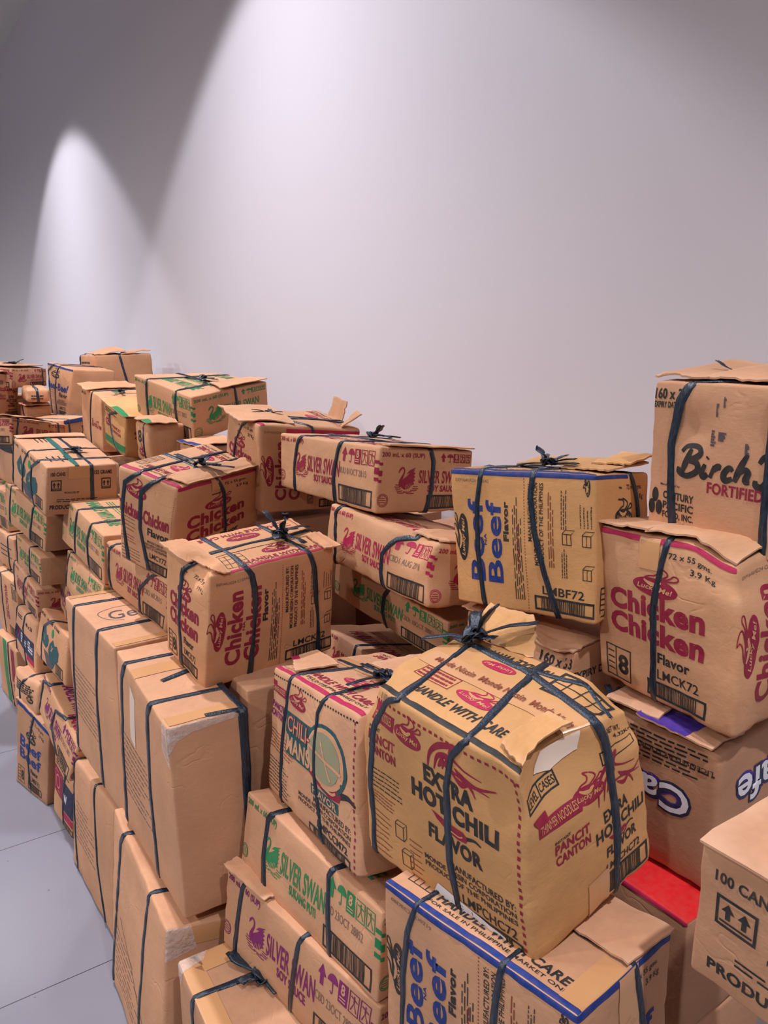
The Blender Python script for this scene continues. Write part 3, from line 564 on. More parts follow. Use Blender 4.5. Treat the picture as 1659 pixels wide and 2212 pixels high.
def noodle_side(c, face, word, col_, code, lcol=None, band=True, exp='EXP16AUG24 C02142'):
    """long side with the lettering standing on end"""
    k = c.I(face); lc = lcol or col_
    if band: k.rect(0, .958, 1, .998, col_ if col_ != 'red' else 'magenta')
    k.text(exp, .05, .905, .30, .928, 'grey', 0)
    k.logo(.085, .50, .043, .17, lc, rot=90)
    n = len(word); bw = .036 if n > 5 else .022
    y0, y1 = (.17, .82) if n > 5 else (.20, .78)
    k.text(word, .135, y0, .25, y1, col_, bw, rot=90); k.text('NA', .252, .46, .270, .54, col_, .02, rot=90); k.text(word, .272, y0, .387, y1, col_, bw, rot=90)
    k.text('Flavor', .400, .50, .440, .78, 'black', .045, rot=90)
    k.lines(.465, .10, .535, .86, 5, 'black', .0018, rot=90, seed=4); k.lines(.49, .3, .52, .7, 1, 'red', .002, rot=90, seed=5)
    k.dots((.555, .02), (.555, .96), 'brown', .006, .0016)
    k.text('MANUFACTURED BY:', .580, .52, .606, .92, 'black', .012, rot=90)
    k.text('MONDE NISSIN CORPORATION', .618, .36, .644, .92, 'black', .012, rot=90)
    k.text('PRODUCT OF THE PHILIPPINES', .656, .36, .682, .92, 'black', .012, rot=90)
    k.lines(.71, .36, .75, .9, 3, 'brown', .002, rot=90, seed=6); k.lines(.79, .62, .83, .92, 3, 'black', .0016, rot=90, seed=7); k.lines(.79, .30, .83, .50, 3, 'black', .0016, rot=90, seed=8)
    for x, y in ((.80, .52), (.92, .52), (.92, .30)):
        k.frame(x, y, x+.055, y+.075, 'black', .0015); k.stroke([(x+.027, y), (x+.027, y+.075)], .0012, 'black'); k.stroke([(x, y+.075), (x+.02, y+.10), (x+.075, y+.10), (x+.055, y+.075)], .0012, 'black', smooth=False)
    k.lines(.90, .64, .985, .80, 4, 'black', .0016, rot=90, seed=9)
    k.logo(.955, .90, .012, .055, 'black', rot=90) if col_ == 'blue' else None
    k.text(code, .66, .165, .93, .225, 'black', .008)
    k.barcode(.60, .045, .995, .15, 'black')
def noodle_end(c, face, word, col_, code, lcol=None, band=True, size8=True):
    k = c.I(face); lc = lcol or col_
    if band: k.rect(0, .955, 1, .997, col_ if col_ != 'red' else 'magenta')
    k.text('72 x 55 gms.', .56, .875, .84, .918, 'black', .012); k.text('3.9 Kg', .70, .805, .86, .852, 'black', .012)
    k.stroke([(.42, .90), (.47, .895)], .003, 'black'); k.stroke([(.40, .82), (.50, .815)], .003, 'black')
    k.logo(.48, .70, .155, .055, lc)
    k.text(word, .14, .512, .80, .648, col_, .043 if len(word) > 5 else .03); k.text('NA', .44, .495, .50, .513, col_, .01); k.text(word, .14, .362, .80, .498, col_, .043 if len(word) > 5 else .03)
    k.text('Flavor', .50, .262, .72, .325, 'black', .03)
    k.frame(.08, .05, .29, .255, 'black', .0025); k.stroke([(.165, .05), (.165, .255)], .0022, 'black'); k.text('8', .185, .09, .27, .215, 'black', .03)
    k.lines(.095, .08, .155, .23, 4, 'black', .003, seed=3)
    k.text(code, .50, .165, .78, .225, 'black', .008); k.barcode(.42, .045, .83, .145)
def noodle_front(c, face, word, col_, code, lcol=None, band=False):
    """upright panel: oval mark over one wide word"""
    k = c.I(face); lc = lcol or col_
    if band: k.rect(0, .955, 1, .997, col_ if col_ != 'red' else 'magenta')
    k.logo(.36, .80, .18, .06, lc)
    k.text(word+'-'+word, .02, .525, .93, .665, col_, .035); k.text('Flavor', .58, .42, .93, .50, 'black', .03)
    k.lines(.05, .36, .42, .52, 4, 'brown', .0022, seed=2); k.lines(.05, .24, .40, .33, 3, 'red', .0018, seed=12)
    k.lines(.06, .04, .44, .20, 5, 'black', .0016, seed=14)
    k.text('MANUFACTURED BY:', .58, .345, .86, .37, 'black', .01); k.text('MONDE NISSIN CORPORATION', .50, .31, .93, .337, 'black', .01); k.text('PRODUCT OF THE PHILIPPINES', .50, .277, .93, .303, 'black', .01)
    k.text(code, .62, .19, .92, .245, 'black', .008); k.barcode(.58, .06, .95, .165)
def noodle_top(c, col_, tapecol=True, flip=True, seed=1):
    k = c.I('T'); bc = {'red': 'magenta'}.get(col_, col_)
    for sgn in (0, 1):
        Y = (lambda y: y) if not sgn else (lambda y: 1-y)
        def tx(t, x0, y0, x1, y1, cc, b=.02, sh=0): k.text(t, *( (x0, y0, x1, y1) if not sgn else (1-x1, 1-y1, 1-x0, 1-y0)), cc, b, rot=180*sgn, shear=sh)
        if not sgn: k.rect(0, .012, 1, .055, bc)
        tx('HANDLE WITH CARE', .24, .13, .90, .20, col_ if col_ != 'blue' else 'black', .03, .15)
        tx('FOR SALE IN PHILIPPINE MARKET ONLY', .22, .085, .94, .112, 'black', .008)
        if not sgn: k.logo(.56, .30, .12, .05, 'magenta' if col_ in ('red', 'teal') else 'black')
        else: k.ellipse(.45, .72, .11, .055, 'magenta' if col_ in ('red', 'teal') else 'black'); k.text('Lucky Me!', .36, .70, .54, .74, 'K', .02, rot=180, layer=1)
    k.frame(.06, .14, .20, .38, 'black', .0016)
    for i in range(1, 4): k.stroke([(.06+.035*i, .14), (.06+.035*i, .38)], .0014, 'black')
    for y in (.22, .30): k.stroke([(.06, y), (.20, y)], .0014, 'black')
    k.frame(.74, .78, .93, .94, 'red', .0014); k.lines(.75, .79, .92, .93, 3, 'red', .004, seed=seed, rag=.1)
def sauce_side(c, face, col_, name, short=False, seed=1, code='CBD 23OCT 28852'):
    k = c.I(face)
    if short:
        k.text('200 mL x 60 (SUP)', .02, .83, .46, .92, col_, .02); k.icons(.63, .80, .97, .93, col_)
        k.swan(.19, .30, .37, .70, col_); k.text('SILVER SWAN', .40, .46, .87, .66, col_, .018, shear=.1); k.text(name, .50, .33, .82, .43, col_, .035)
        k.barcode(.50, .06, .94, .28, 'black', seed=seed); k.stamp(.06, .20, .05, col_)
        for y0, y1 in ((.72, .76), (.56, .64), (.46, .50)): k.rect(.0, y0, .035, y1, col_)
    else:
        k.text('200 mL x 60 (SUP)', .02, .85, .27, .95, col_, .02); k.icons(.67, .70, .965, .92, col_)
        k.swan(.20, .30, .325, .70, col_); k.text('SILVER SWAN', .335, .42, .66, .69, col_, .018, shear=.1); k.text(name, .41, .27, .60, .39, col_, .035)
        k.text(code, .66, .50, .90, .60, 'grey', 0); k.barcode(.655, .06, .96, .32, 'black', seed=seed); k.stamp(.03, .25, .03, col_)
        for y0, y1 in ((.74, .79), (.58, .68), (.48, .53)): k.rect(.965, y0, 1, y1, col_)
def stamp(k, x, y, r, col_):
    for q in (1, .78):
        k.stroke([(x+r*q*math.cos(R(a)), y+r*q*k.w/k.h*math.sin(R(a))) for a in range(0, 361, 30)], .0016, col_)
    k.lines(x-r*.6, y-r*.5*k.w/k.h, x+r*.6, y+r*.5*k.w/k.h, 3, col_, .0018, seed=2)
Ink.stamp = stamp
def sauce_top(c, col_):
    k = c.I('T'); k.text('HANDLE WITH CARE', .20, .15, .82, .30, col_, .03, shear=.1); k.lines(.25, .36, .75, .46, 3, col_, .004, seed=3)
    k.text('HANDLE WITH CARE', .20, .78, .82, .92, col_, .03, rot=180)
def flames(k, x0, y0, x1, y1, col_, t=.005):
    T = lambda a, b: (x0+a*(x1-x0), y0+b*(y1-y0))
    for pts in (((0, 0), (.05, .45), (.22, .8), (.5, 1.0), (.42, .75), (.62, .55), (.9, .42)), ((.12, .05), (.2, .5), (.4, .62), (.35, .35), (.55, .28), (1.0, .1)), ((.45, .25), (.6, .1), (.72, .18), (.82, -.1)), ((.2, .2), (.3, .45), (.28, .2)), ((.5, .45), (.62, .3), (.85, .2), (1.1, .32))):
        k.stroke([T(*p) for p in pts], [t*.4, t*2.2, t*1.2, t*.3], col_)
def pepper(k, x0, y0, x1, y1, col_):
    T = lambda a, b: (x0+a*(x1-x0), y0+b*(y1-y0))
    k.poly([T(*p) for p in ((0, 1.0), (.15, .55), (.4, .2), (.7, .0), (.92, .1), (.98, .5), (.85, .8), (.6, .82), (.3, .85))], col_)
    k.stroke([T(.95, .5), T(1.15, .7), T(1.3, .55)], [(x1-x0)*k.w*.08, (x1-x0)*k.w*.03], 'black')
    k.stroke([T(.5, .35), T(.75, .28), T(.85, .45)], (x1-x0)*k.w*.03, 'K', 1)
def ribbon_mark(k, x0, y0, x1, y1, col_):
    k.poly([(x0, y1), (x0+(x1-x0)*.35, y1), (x0+(x1-x0)*.35, y1-(y1-y0)*.3), (x1, y1-(y1-y0)*.35), (x1-(x1-x0)*.05, y0), (x0+(x1-x0)*.1, y0+(y1-y0)*.12), (x0+(x1-x0)*.1, y1-(y1-y0)*.4)], col_)
    k.text('THINNER NOODLES', x0+(x1-x0)*.14, y0+(y1-y0)*.2, x1-(x1-x0)*.1, y0+(y1-y0)*.58, 'K', .01, layer=1)
def maker(k, x0, y0, x1, y1):
    d = (y1-y0)/3; k.text('MANUFACTURED BY:', x0+(x1-x0)*.3, y0+2.1*d, x1, y1, 'black', .015); k.text('MONDE NISSIN CORPORATION', x0, y0+1.1*d, x1, y0+1.85*d, 'black', .015); k.text('PRODUCT OF THE PHILIPPINES', x0, y0+.1*d, x1, y0+.8*d, 'black', .015)
def hot_front(k, code='LMPCHC72'):
    k.dots((.0, .935), (1, .935), 'red', .013, .005); k.dots((.955, .935), (.955, 0), 'red', .013, .005)
    k.text('111024', .06, .945, .20, .985, 'grey', 0)
    ribbon_mark(k, .03, .80, .25, .93, 'red')
    k.text('INSTANT', .05, .755, .14, .775, 'black', .02); k.text('PANCIT', .05, .69, .25, .745, 'red', .03); k.text('CANTON', .05, .62, .25, .675, 'red', .03)
    k.logo(.34, .83, .09, .05, 'red'); flames(k, .47, .745, .80, .93, 'red')
    k.text('EXTRA', .44, .655, .73, .75, 'black', .05); k.text('HOT CHILI', .36, .535, .86, .635, 'black', .05)
    pepper(k, .48, .455, .70, .525, 'red'); k.text('FLAVOR', .46, .365, .77, .45, 'black', .042)
    k.lines(.04, .42, .30, .55, 5, 'black', .0022, seed=3, rag=.15); k.lines(.04, .33, .28, .41, 4, 'brown', .002, seed=4)
    for x, y in ((.23, .22), (.27, .08)):
        k.frame(x, y, x+.06, y+.08, 'black', .0016); k.stroke([(x, y+.08), (x+.02, y+.105), (x+.08, y+.105), (x+.06, y+.08)], .0014, 'black', smooth=False); k.stroke([(x+.06, y), (x+.08, y+.03), (x+.08, y+.105)], .0014, 'black', smooth=False)
    k.lines(.06, .05, .20, .30, 8, 'brown', .002, seed=5); k.lines(.33, .05, .42, .28, 7, 'brown', .002, seed=6)
    maker(k, .43, .175, .93, .30)
    k.text(code, .64, .095, .92, .15, 'black', .01); k.barcode(.56, .012, .945, .085, 'black', seed=5)
def chilimansi_front(k, code='LMPCCM72'):
    k.dots((.0, .94), (1, .94), 'black', .013, .004); k.dots((.965, .94), (.965, 0), 'red', .013, .005)
    ribbon_mark(k, .0, .80, .22, .90, 'red'); k.text('PANCIT', .03, .68, .20, .735, 'violet', .03); k.text('CANTON', .03, .615, .20, .67, 'violet', .03)
    k.logo(.36, .83, .10, .045, 'red')
    k.ellipse(.70, .60, .205, .215, 'teal'); k.ellipse(.70, .60, .18, .19, 'K', 1); k.ellipse(.69, .60, .15, .16, 'lime', 2); k.stroke([(.54, .62), (.85, .56)], .006, 'K', 3); k.stroke([(.66, .70), (.69, .62), (.73, .53), (.76, .48)], .006, 'K', 3)
    k.rect(.24, .58, .55, .735, 'teal'); k.rect(.25, .435, .585, .60, 'teal')
    k.text('CHILI-', .255, .60, .545, .72, 'red', .06, layer=1); k.text('CHILI-', .262, .605, .538, .715, 'K', .005, layer=2)
    k.text('MANSI', .26, .45, .575, .575, 'K', .035, layer=1)
    pepper(k, .47, .37, .86, .50, 'red'); k.rect(.56, .30, .82, .37, 'teal'); k.text('FLAVOR', .575, .31, .805, .36, 'K', .03, layer=1)
    k.lines(.03, .36, .36, .52, 6, 'brown', .0022, seed=3, rag=.15); k.lines(.03, .06, .33, .30, 9, 'black', .002, seed=6)
    maker(k, .43, .17, .93, .285); k.text(code, .62, .098, .90, .15, 'black', .025); k.barcode(.54, .012, .93, .085, 'black', seed=7)
def hot_end(k):
    k.text('NET WT.', .70, .915, .86, .95, 'black', .015); k.text('4.32Kg', .76, .865, .97, .90, 'black', .02); k.frame(.62, .77, .95, .84, 'black', .002)
    k.frame(.03, .78, .36, .86, 'black', .003); k.stroke([(.20, .78), (.20, .86)], .003, 'black'); k.text('LEVEL', .045, .80, .18, .84, 'black', .01); k.text('CASES', .215, .80, .345, .84, 'black', .01)
    ribbon_mark(k, .05, .63, .44, .74, 'red'); k.text('INSTANT', .20, .555, .32, .57, 'black', .02); k.text('PANCIT', .20, .50, .46, .55, 'red', .03); k.text('CANTON', .20, .44, .46, .49, 'red', .03)
    k.logo(.50, .68, .12, .045, 'red'); flames(k, .55, .58, .95, .80, 'red', .0035)
    k.text('EXTRA', .58, .47, .80, .535, 'black', .03); k.text('HOT CHILI', .50, .385, .95, .455, 'black', .03); pepper(k, .60, .325, .78, .38, 'red'); k.text('FLAVOR', .58, .265, .86, .325, 'black', .03)
    k.text('LMPCHC72', .58, .18, .88, .225, 'black', .02); k.barcode(.50, .04, .95, .165, 'black', seed=9)
def fine_print(k, x0, y0, x1, y1, n=9, seed=1): k.lines(x0, y0, x1, y1, n, 'slate', .0022, seed=seed, rag=.5)
def cans_end(k):
    k.text('100 CANS', .06, .80, .26, .88, 'black', .03); k.text('155 GRAMS', .66, .80, .92, .88, 'black', .03)
    for x in (.07, .76):
        k.frame(x, .50, x+.14, .72, 'black', .004)
        for i in (.02, .075): k.poly([(x+i, .62), (x+i+.022, .68), (x+i+.044, .62), (x+i+.030, .62), (x+i+.030, .565), (x+i+.014, .565), (x+i+.014, .62)], 'black')
        k.rect(x+.015, .535, x+.125, .55, 'black')
    k.text('PRODUCED BY', .25, .44, .45, .48, 'black', .01); k.text('PRODUCT OF THE PHILIPPINES', .06, .12, .94, .21, 'black', .035); k.lines(.15, .26, .8, .34, 2, 'black', .003, seed=2)
def cans_front(k):
    k.text('100 CANS', .03, .88, .20, .94, 'black', .02); k.text('155 GRAMS', .30, .87, .52, .93, 'black', .02); k.text('155 GRAMS', .56, .87, .75, .93, 'black', .02)
    k.poly([(.17, .56), (.28, .78), (.33, .70), (.36, .62), (.41, .64), (.46, .56), (.44, .44), (.38, .36), (.26, .38), (.20, .44)], 'teal'); k.poly([(.50, .52), (.58, .64), (.65, .56), (.73, .60), (.79, .50), (.78, .32), (.70, .24), (.63, .08), (.58, .18), (.50, .24), (.47, .38)], 'teal'); k.ellipse(.55, .75, .035, .085, 'green')
    k.stroke([(.30, .60), (.31, .48)], .006, 'K', 1); k.stroke([(.57, .52), (.59, .40)], .006, 'K', 1); k.stroke([(.55, .40), (.62, .50)], .004, 'K', 1)
    k.poly([(.30, .30), (.46, .30), (.62, .12), (.60, .04), (.44, .06)], 'slate'); k.barcode(.72, .06, .93, .28, 'black', seed=4)

# ------------------------------------------------------------------ big plain cartons standing by the aisle
PL = 'plain cartons standing along the aisle'
def plain(key, label, group=PL, **kw):
    return Carton(key, 'plain_carton', label, 'carton', group, kr=kw.pop('kr', 'a'), grid=kw.pop('grid', .035), **kw)
c = plain('P1', 'nearer upper tall plain carton, clear film on its top corner', bulge=.006, crumple=.003)
fine_print(c.I('F'), .08, .22, .62, .60, 11, 3); c.I('F').poly([(.26, .62), (.36, .60), (.40, .88), (.30, .92)], 'lining')
c.build()
c.tape('T', .30, .0, .42, 1); c.tape('T', .90, .05, .985, .98); c.tape('F', .965, .86, .995, 1)
c.patch('stretch_film', 'F', lambda k: k.poly([(.90, .86), (1, .80), (1, 1), (.93, 1)], 'film'), None, .002)
c.patch('stretch_film', 'N', lambda k: k.poly([(0, .93), (.30, .955), (.95, .975), (1, 1), (0, 1)], 'film'), None, .002); c.patch('stretch_film', 'N', lambda k: k.poly([(0, .87), (.12, .93), (.30, .955), (0, .96)], 'film'), None, .0024)
c.yloop(.20, .03, .22, mid=((.12, .9), (.06, .5)), w=.022); c.yloop(.72, .60, .74, mid=((.66, .92), (.60, .5)), w=.022)
c.strap([('T', .52, .30), ('T', .46, .75)], .020, closed=False, seed=4)
c.xloop(.96, .97, .96, w=.024, mid=((.97, .6),)); c.strap([('T', .97, .5), ('T', .985, .85), ('N', .93, 1), ('N', .95, .6), ('N', .96, .1)], .022, closed=False, seed=6)
c = plain('P2', 'farther upper tall plain carton with a pencil scribble on its top', bulge=.006, crumple=.003)
fine_print(c.I('F'), .10, .26, .62, .62, 11, 5)
k = c.I('T'); k.text('Gec', .44, .30, .58, .88, 'slate', 0, rot=90, shear=.2); k.stroke([(.40, .80), (.38, .5), (.44, .2), (.56, .24), (.62, .45)], .002, 'slate')
c.build(); c.tape('T', .01, .03, .07, .97); c.tape('T', .93, .03, .99, .97)
c.yloop(.22, .02, .24, mid=((.18, .9), (.08, .5)), w=.022); c.yloop(.70, .58, .72, mid=((.66, .9), (.60, .5)), w=.023)
c = plain('P3', 'farther lower plain carton on the floor tiles, under the scribbled one', bulge=.010, crumple=.005, r=.022)
fine_print(c.I('F'), .10, .30, .72, .66, 9, 7); c.build(); c.yloop(.04, .16, .1, mid=((.0, .85), (.05, .5)), w=.018); c.yloop(.56, .84, .6, mid=((.58, .85), (.66, .4)), w=.017)
c = plain('P4', 'nearer lower plain carton on the floor tiles, with a rumpled end', bulge=.010, crumple=.005, r=.016)
fine_print(c.I('F'), .12, .10, .72, .42, 9, 9); c.I('F').stroke([(.20, .50), (.5, .36), (.8, .18)], .003, 'slate'); c.build()
c.tape('N', 0, .90, 1, .985); c.film('N', [(.0, .84), (.35, .88), (.28, 1), (0, 1)])
c.yloop(.26, .04, .3, mid=((.20, .92), (.12, .5)), w=.022); c.yloop(.74, .58, .76, mid=((.72, .92), (.66, .5)), w=.018)
c = plain('P5', 'lowest plain carton at the bottom edge, brown tape along its top', bulge=.008, crumple=.005, kr='c')
c.build(); c.tape('T', .0, .0, 1, .20); c.tape('T', .0, .12, .16, .98)
c.film('F', [(0, .93), (.07, .90), (.10, 1), (0, 1)]); c.film('T', [(0, 0), (.10, 0), (.07, .22), (0, .30)])
c.yloop(.30, .30, .36, mid=((.27, .9),), w=.026, seed=2); c.knot(.40, .62, size=.10, tails=4, seed=3)
plain('P1b', 'plain carton tucked between the nearest tall plain carton and the lime-print noodle carton').build().tape('T', .2, .0, .34, 1)
UN = 'plain cartons buried under the front stacks'
for kk in ('P4b', 'P3b', 'P2b'): plain(kk, 'plain brown carton buried in the heap, added as support and gap filler', UN, grid=.08).build()

# ------------------------------------------------------------------ front stack
def sauce(key, label, col_, name, kr='a', group=None, seed=1, fine=True, code='CBD 23OCT 28852', short=True, top=True, **kw):
    c = Carton(key, 'sauce_carton', label, 'carton', group, kr=kr, **kw)
    sauce_side(c, 'F', col_, name, False, seed, code)
    if short: sauce_side(c, 'N', col_, name, True, seed+1)
    if top: sauce_top(c, col_)
    return c
c = sauce('SW1', 'lowest sauce carton in the front stack, purple-red swan and SOY SAUCE on its side', 'violet', 'SOY SAUCE', seed=3, crumple=.005)
c.build(); c.yloop(.15, .10, .17, mid=((.13, .9), (.11, .4)), w=.017); c.yloop(.56, .50, .58, mid=((.54, .9),), w=.017)
c.flap([(-.02, -.03, .0), (.30, -.01, .001), (.30, .12, .001), (-.02, .12, .004)], seed=2, wave=.003)
c = sauce('SW2', 'green-printed vinegar carton under the lime noodle carton in the front stack', 'green', 'SUKANG PUTI', seed=5, kr='a')
c.build(); c.yloop(.23, .22, .25, mid=((.20, .9), (.20, .4)), w=.022); c.yloop(.69, .70, .70, mid=((.67, .9),), w=.019)

def noodle(key, label, **kw):
    return Carton(key, 'noodle_carton', label, 'carton', kw.pop('group', None), **kw)
c = noodle('CM', 'CHILI-MANSI noodle carton with a cut lime and chili pepper print', kr='a', bulge=.012, crumple=.006, r=.022, grid=.022)
chilimansi_front(c.I('F')); noodle_top(c, 'red'); k = c.I('T'); k.text('02JUL 24  CD 181', .04, .065, .55, .085, 'grey', 0)
c.build(); c.tape('T', .02, .46, .98, .60)
c.flap([(-.07, .20, .006), (.25, .04, .002), (.25, .40, .002), (-.06, .42, .014)], seed=1, paint=[('magenta', 0, 4, 0, 2)])
c.flap([(.30, .62, .002), (1.0, .62, .004), (1.0, 1.04, .03), (.34, 1.04, .02)], seed=3, rag=.01)
c.yloop(.26, .20, .34, mid=((.24, .88), (.20, .5)), w=.017); c.yloop(.66, .66, .60, mid=((.60, .86), (.60, .45)), w=.017)
c.strap([('T', .10, .5), ('T', .55, .52), ('T', .98, .5)], .016, closed=False); c.knot(.62, .46, size=.085, tails=5, seed=4)

c = noodle('BF', 'beef noodle carton with blue borders at the bottom right, under the EXTRA HOT CHILI carton', kr='a', bulge=.008, crumple=.005, grid=.022)
noodle_side(c, 'F', 'Beef', 'blue', 'LMBF72', 'black', exp='08DEC24 D0219'); noodle_end(c, 'N', 'Beef', 'blue', 'LMBF72', 'black'); noodle_top(c, 'blue')
c.I('T').frame(.76, .55, .95, .90, 'black', .002); c.I('T').lines(.77, .57, .94, .88, 3, 'black', .008, seed=4, rag=.1)
c.build(); c.tape('N', .40, .55, .62, .99); c.tape('T', .90, .05, 1, .5)
c.yloop(.21, .10, .24, mid=((.16, .8), (.12, .5)), w=.015); c.yloop(.67, .60, .68, mid=((.64, .8), (.62, .5)), w=.016); c.xloop(.58, .80, .50, mid=((.60, .9), (.70, .5)), w=.018)
c.flap([(.55, .52, .003), (1.0, .52, .004), (1.02, .98, .006), (.55, .98, .004)], seed=2, wave=.004)

c = noodle('HOT', 'large EXTRA HOT CHILI noodle carton at the front with a crushed open top corner', kr='e', bulge=.012, crumple=.006, r=.016, grid=.018,
           dents=((1.0, .0, 1.0, .10, .02, .03, -.045), (.32, .0, .94, .11, .0, .045, -.012), (.0, .12, .82, .08, .012, 0, 0), (0, 1, 1, .09, .02, -.015, -.02)))
hot_front(c.I('F')); hot_end(c.I('N'))
k = c.I('T'); k.rect(0, .015, 1, .06, 'black'); k.text('HANDLE WITH CARE', .24, .15, .80, .235, 'black', .03, shear=.15); k.logo(.52, .33, .11, .05, 'magenta')
k.frame(.13, .30, .37, .44, 'red', .0016); k.lines(.14, .31, .36, .43, 3, 'red', .005, seed=4, rag=.1)
k.text('HANDLE WITH CARE', .12, .82, .62, .90, 'black', .03, rot=180); k.ellipse(.40, .72, .10, .05, 'magenta'); k.text('Lucky Me!', .32, .70, .48, .74, 'K', .02, rot=180, layer=1)
k.frame(.66, .68, .96, .94, 'black', .006)
for x in (.74, .82, .89): k.stroke([(x, .68), (x, .94)], .0022, 'black')
k.stroke([(.66, .81), (.96, .81)], .0022, 'black')
k.text('Monde Nissin  Monde Nissin  Monde Nissin', .12, .50, .98, .56, 'brown', .015, layer=4)
c.build()
c.tape('T', .05, .44, 1, .62); c.tape('N', .42, .0, .60, .20); c.patch('shipping_label', 'F', lambda k: (k.poly([(.47, .045), (.50, .115), (.86, .06), (.86, -.0), (.60, .0)], 'white'), k.barcode(.56, .008, .82, .04, 'black', False, 11), k.text('PC8MO', .60, .055, .72, .075, 'black', .01)), None, .0016)
c.yloop(.27, .06, .10, mid=((.16, .93), (.10, .80), (.05, .4)), w=.018, seed=1); c.yloop(.70, .62, .52, mid=((.62, .88), (.58, .7), (.58, .3)), w=.020, seed=2)
c.xloop(.64, .66, .86, mid=((.67, .9), (.68, .5)), w=.023, seed=3, tmid=(('T', .15, .86), ('T', .50, .80), ('T', .85, .68)))
c.strap([('T', .46, .80), ('T', .70, .86), ('T', .80, .92), ('T', 1, .80)], .012, closed=False, seed=8)
c.knot(.14, .88, size=.10, tails=5, seed=2, dirs=((.6, -1.3, .7), (.1, -.7, 1.1), (-.7, .9, .2)))
c.flap([(.84, .09, .001), (1.0, .05, .002), (1.05, .46, .022), (.84, .50, .002)], seed=4, wave=.004, rag=.005)
c.flap([(.02, 1.0, .0), (.46, 1.0, .0), (.36, 1.18, .055), (.04, 1.22, .045)], seed=5, wave=.008, rag=.01)
c.patch('torn_lining', 'N', lambda k: k.poly([(.20, .90), (.34, .86), (.52, .90), (.55, .99), (.30, .97)], 'lining'), None, .002)

# ------------------------------------------------------------------ right-hand side
c = Carton('CN', 'canned_goods_carton', '100 CANS carton cut off by the right edge, low in the corner', 'carton', None, kr='c', grid=.03)
cans_end(c.I('F')); c.I('T').text('HUM', .12, .45, .20, .52, 'purple', .0, shear=.2); c.build()
c.flap([(-.01, -.02, .001), (1, -.02, .001), (1, .98, .001), (-.01, 1, .001)], seed=1, wave=.003, rag=.002); c.strap([('T', -.0, .42), ('T', .5, .40), ('T', 1, .38), ('N', .38, .5), ('N', .38, 0), ('B', 0, .4), ('L', .6, .5)], .020)
c = Carton('RD', 'red_topped_carton', 'carton with a bright red top beside the 100 CANS carton', 'carton', None, kr='c', grid=.04)
c.I('T').rect(.0, .0, 1, 1, 'scarlet'); c.I('F').rect(0, .965, 1, 1, 'magenta'); c.build()
c = Carton('CAFE', 'coffee_carton', 'carton with upside-down white and purple coffee lettering, under the tall chicken carton at right', 'carton', None, kr='c', bulge=.010, crumple=.006, r=.02)
def coffee(k, x0, x1, y0, y1):
    k.text('Cafe', x0, y0, x1, y1, 'purple', .14, rot=180); k.text('Cafe', x0, y0, x1, y1, 'navy', .10, rot=180, layer=1); k.text('Cafe', x0+.02, y0+.02, x1-.02, y1-.02, 'white', .02, rot=180, layer=2)
coffee(c.I('F'), .10, .82, .44, .68); coffee(c.I('N'), .22, .98, .50, .76)
k = c.I('F'); k.lines(.18, .76, .98, .97, 7, 'black', .0035, seed=6, rag=.35); k.text('LICENSED BY SOCIETE', .30, .84, .96, .87, 'black', .01, rot=180)
c.build(); c.flap([(.35, -.08, .02), (.95, -.05, .01), (1, .35, .004), (.35, .35, .01)], seed=2, wave=.014, rag=.01, paint=[('purple', 0, 8, 0, 5)]); c.flap([(.0, -.02, .018), (.5, -.02, .02), (.5, .5, .02), (0, .5, .01)], seed=3, wave=.006); c.knot(.06, .05, size=.05, tails=4, seed=2)

c = noodle('CHK', 'tall chicken noodle carton at the right with a magenta top border, under the milk carton', kr='b', bulge=.012, crumple=.007, r=.022, grid=.020,
           dents=((.0, .0, 1.0, .11, .015, .02, -.03), (.2, 0, .9, .1, 0, .02, 0), (.3, 0, 0, .1, 0, .01, 0)))
noodle_end(c, 'F', 'Chicken', 'red', 'LMCK72'); noodle_side(c, 'N', 'Chicken', 'red', 'LMCK72', band=False); c.build()
c.tape('F', .36, .80, .50, .99)
c.yloop(.55, .46, .55, mid=((.52, .85), (.47, .55), (.47, .25)), w=.021)
c.flap([(.0, -.03, .006), (.42, -.03, .010), (.42, .6, .006), (.0, .6, .006)], seed=2, wave=.008, rag=.007); c.flap([(.40, -.02, .008), (1.0, .0, .004), (1.0, .5, .004), (.4, .5, .006)], seed=3, wave=.012, rag=.010)

c = Carton('BT', 'milk_carton', 'tall carton with cursive black lettering and FORTIFIED in red, topmost at the right edge', 'carton', None, kr='a', bulge=.008, crumple=.005, grid=.022, dents=((0, .62, .72, .05, .012, 0, 0),))
k = c.I('F'); k.text('160 x 33', .015, .885, .30, .955, 'black', .03); k.text('EXPIRY DATE:', .015, .83, .24, .87, 'black', .03)
script(k, .27, .43, 1.33, .60, 'black', .011); k.text('FORTIFIED', .52, .335, .93, .405, 'red', .03)
k.text('Manufactured by:', .12, .325, .30, .345, 'black', .01)
for x, y in ((.075, .26), (.045, .18), (.115, .18)): k.ellipse(x, y, .03, .048, 'black')
k.text('CENTURY', .15, .245, .42, .295, 'black', .03); k.text('PACIFIC', .15, .18, .42, .23, 'black', .03); k.text('FOOD, INC.', .15, .115, .42, .165, 'black', .03)
for x, y, a, b in ((.52, .62, .05, .10), (.58, .66, .06, .05), (.55, .80, .02, .08), (.60, .86, .02, .06), (.78, .60, .04, .06)):
    k.lines(x, y, x+a, y+b, 6, 'slate', .004, seed=int(x*100), rag=.6)
c.build(); c.yloop(.33, .25, .40, mid=((.25, .88), (.20, .6), (.22, .3)), w=.024); c.yloop(.97, .94, .97, w=.020, mid=((.95, .6),))
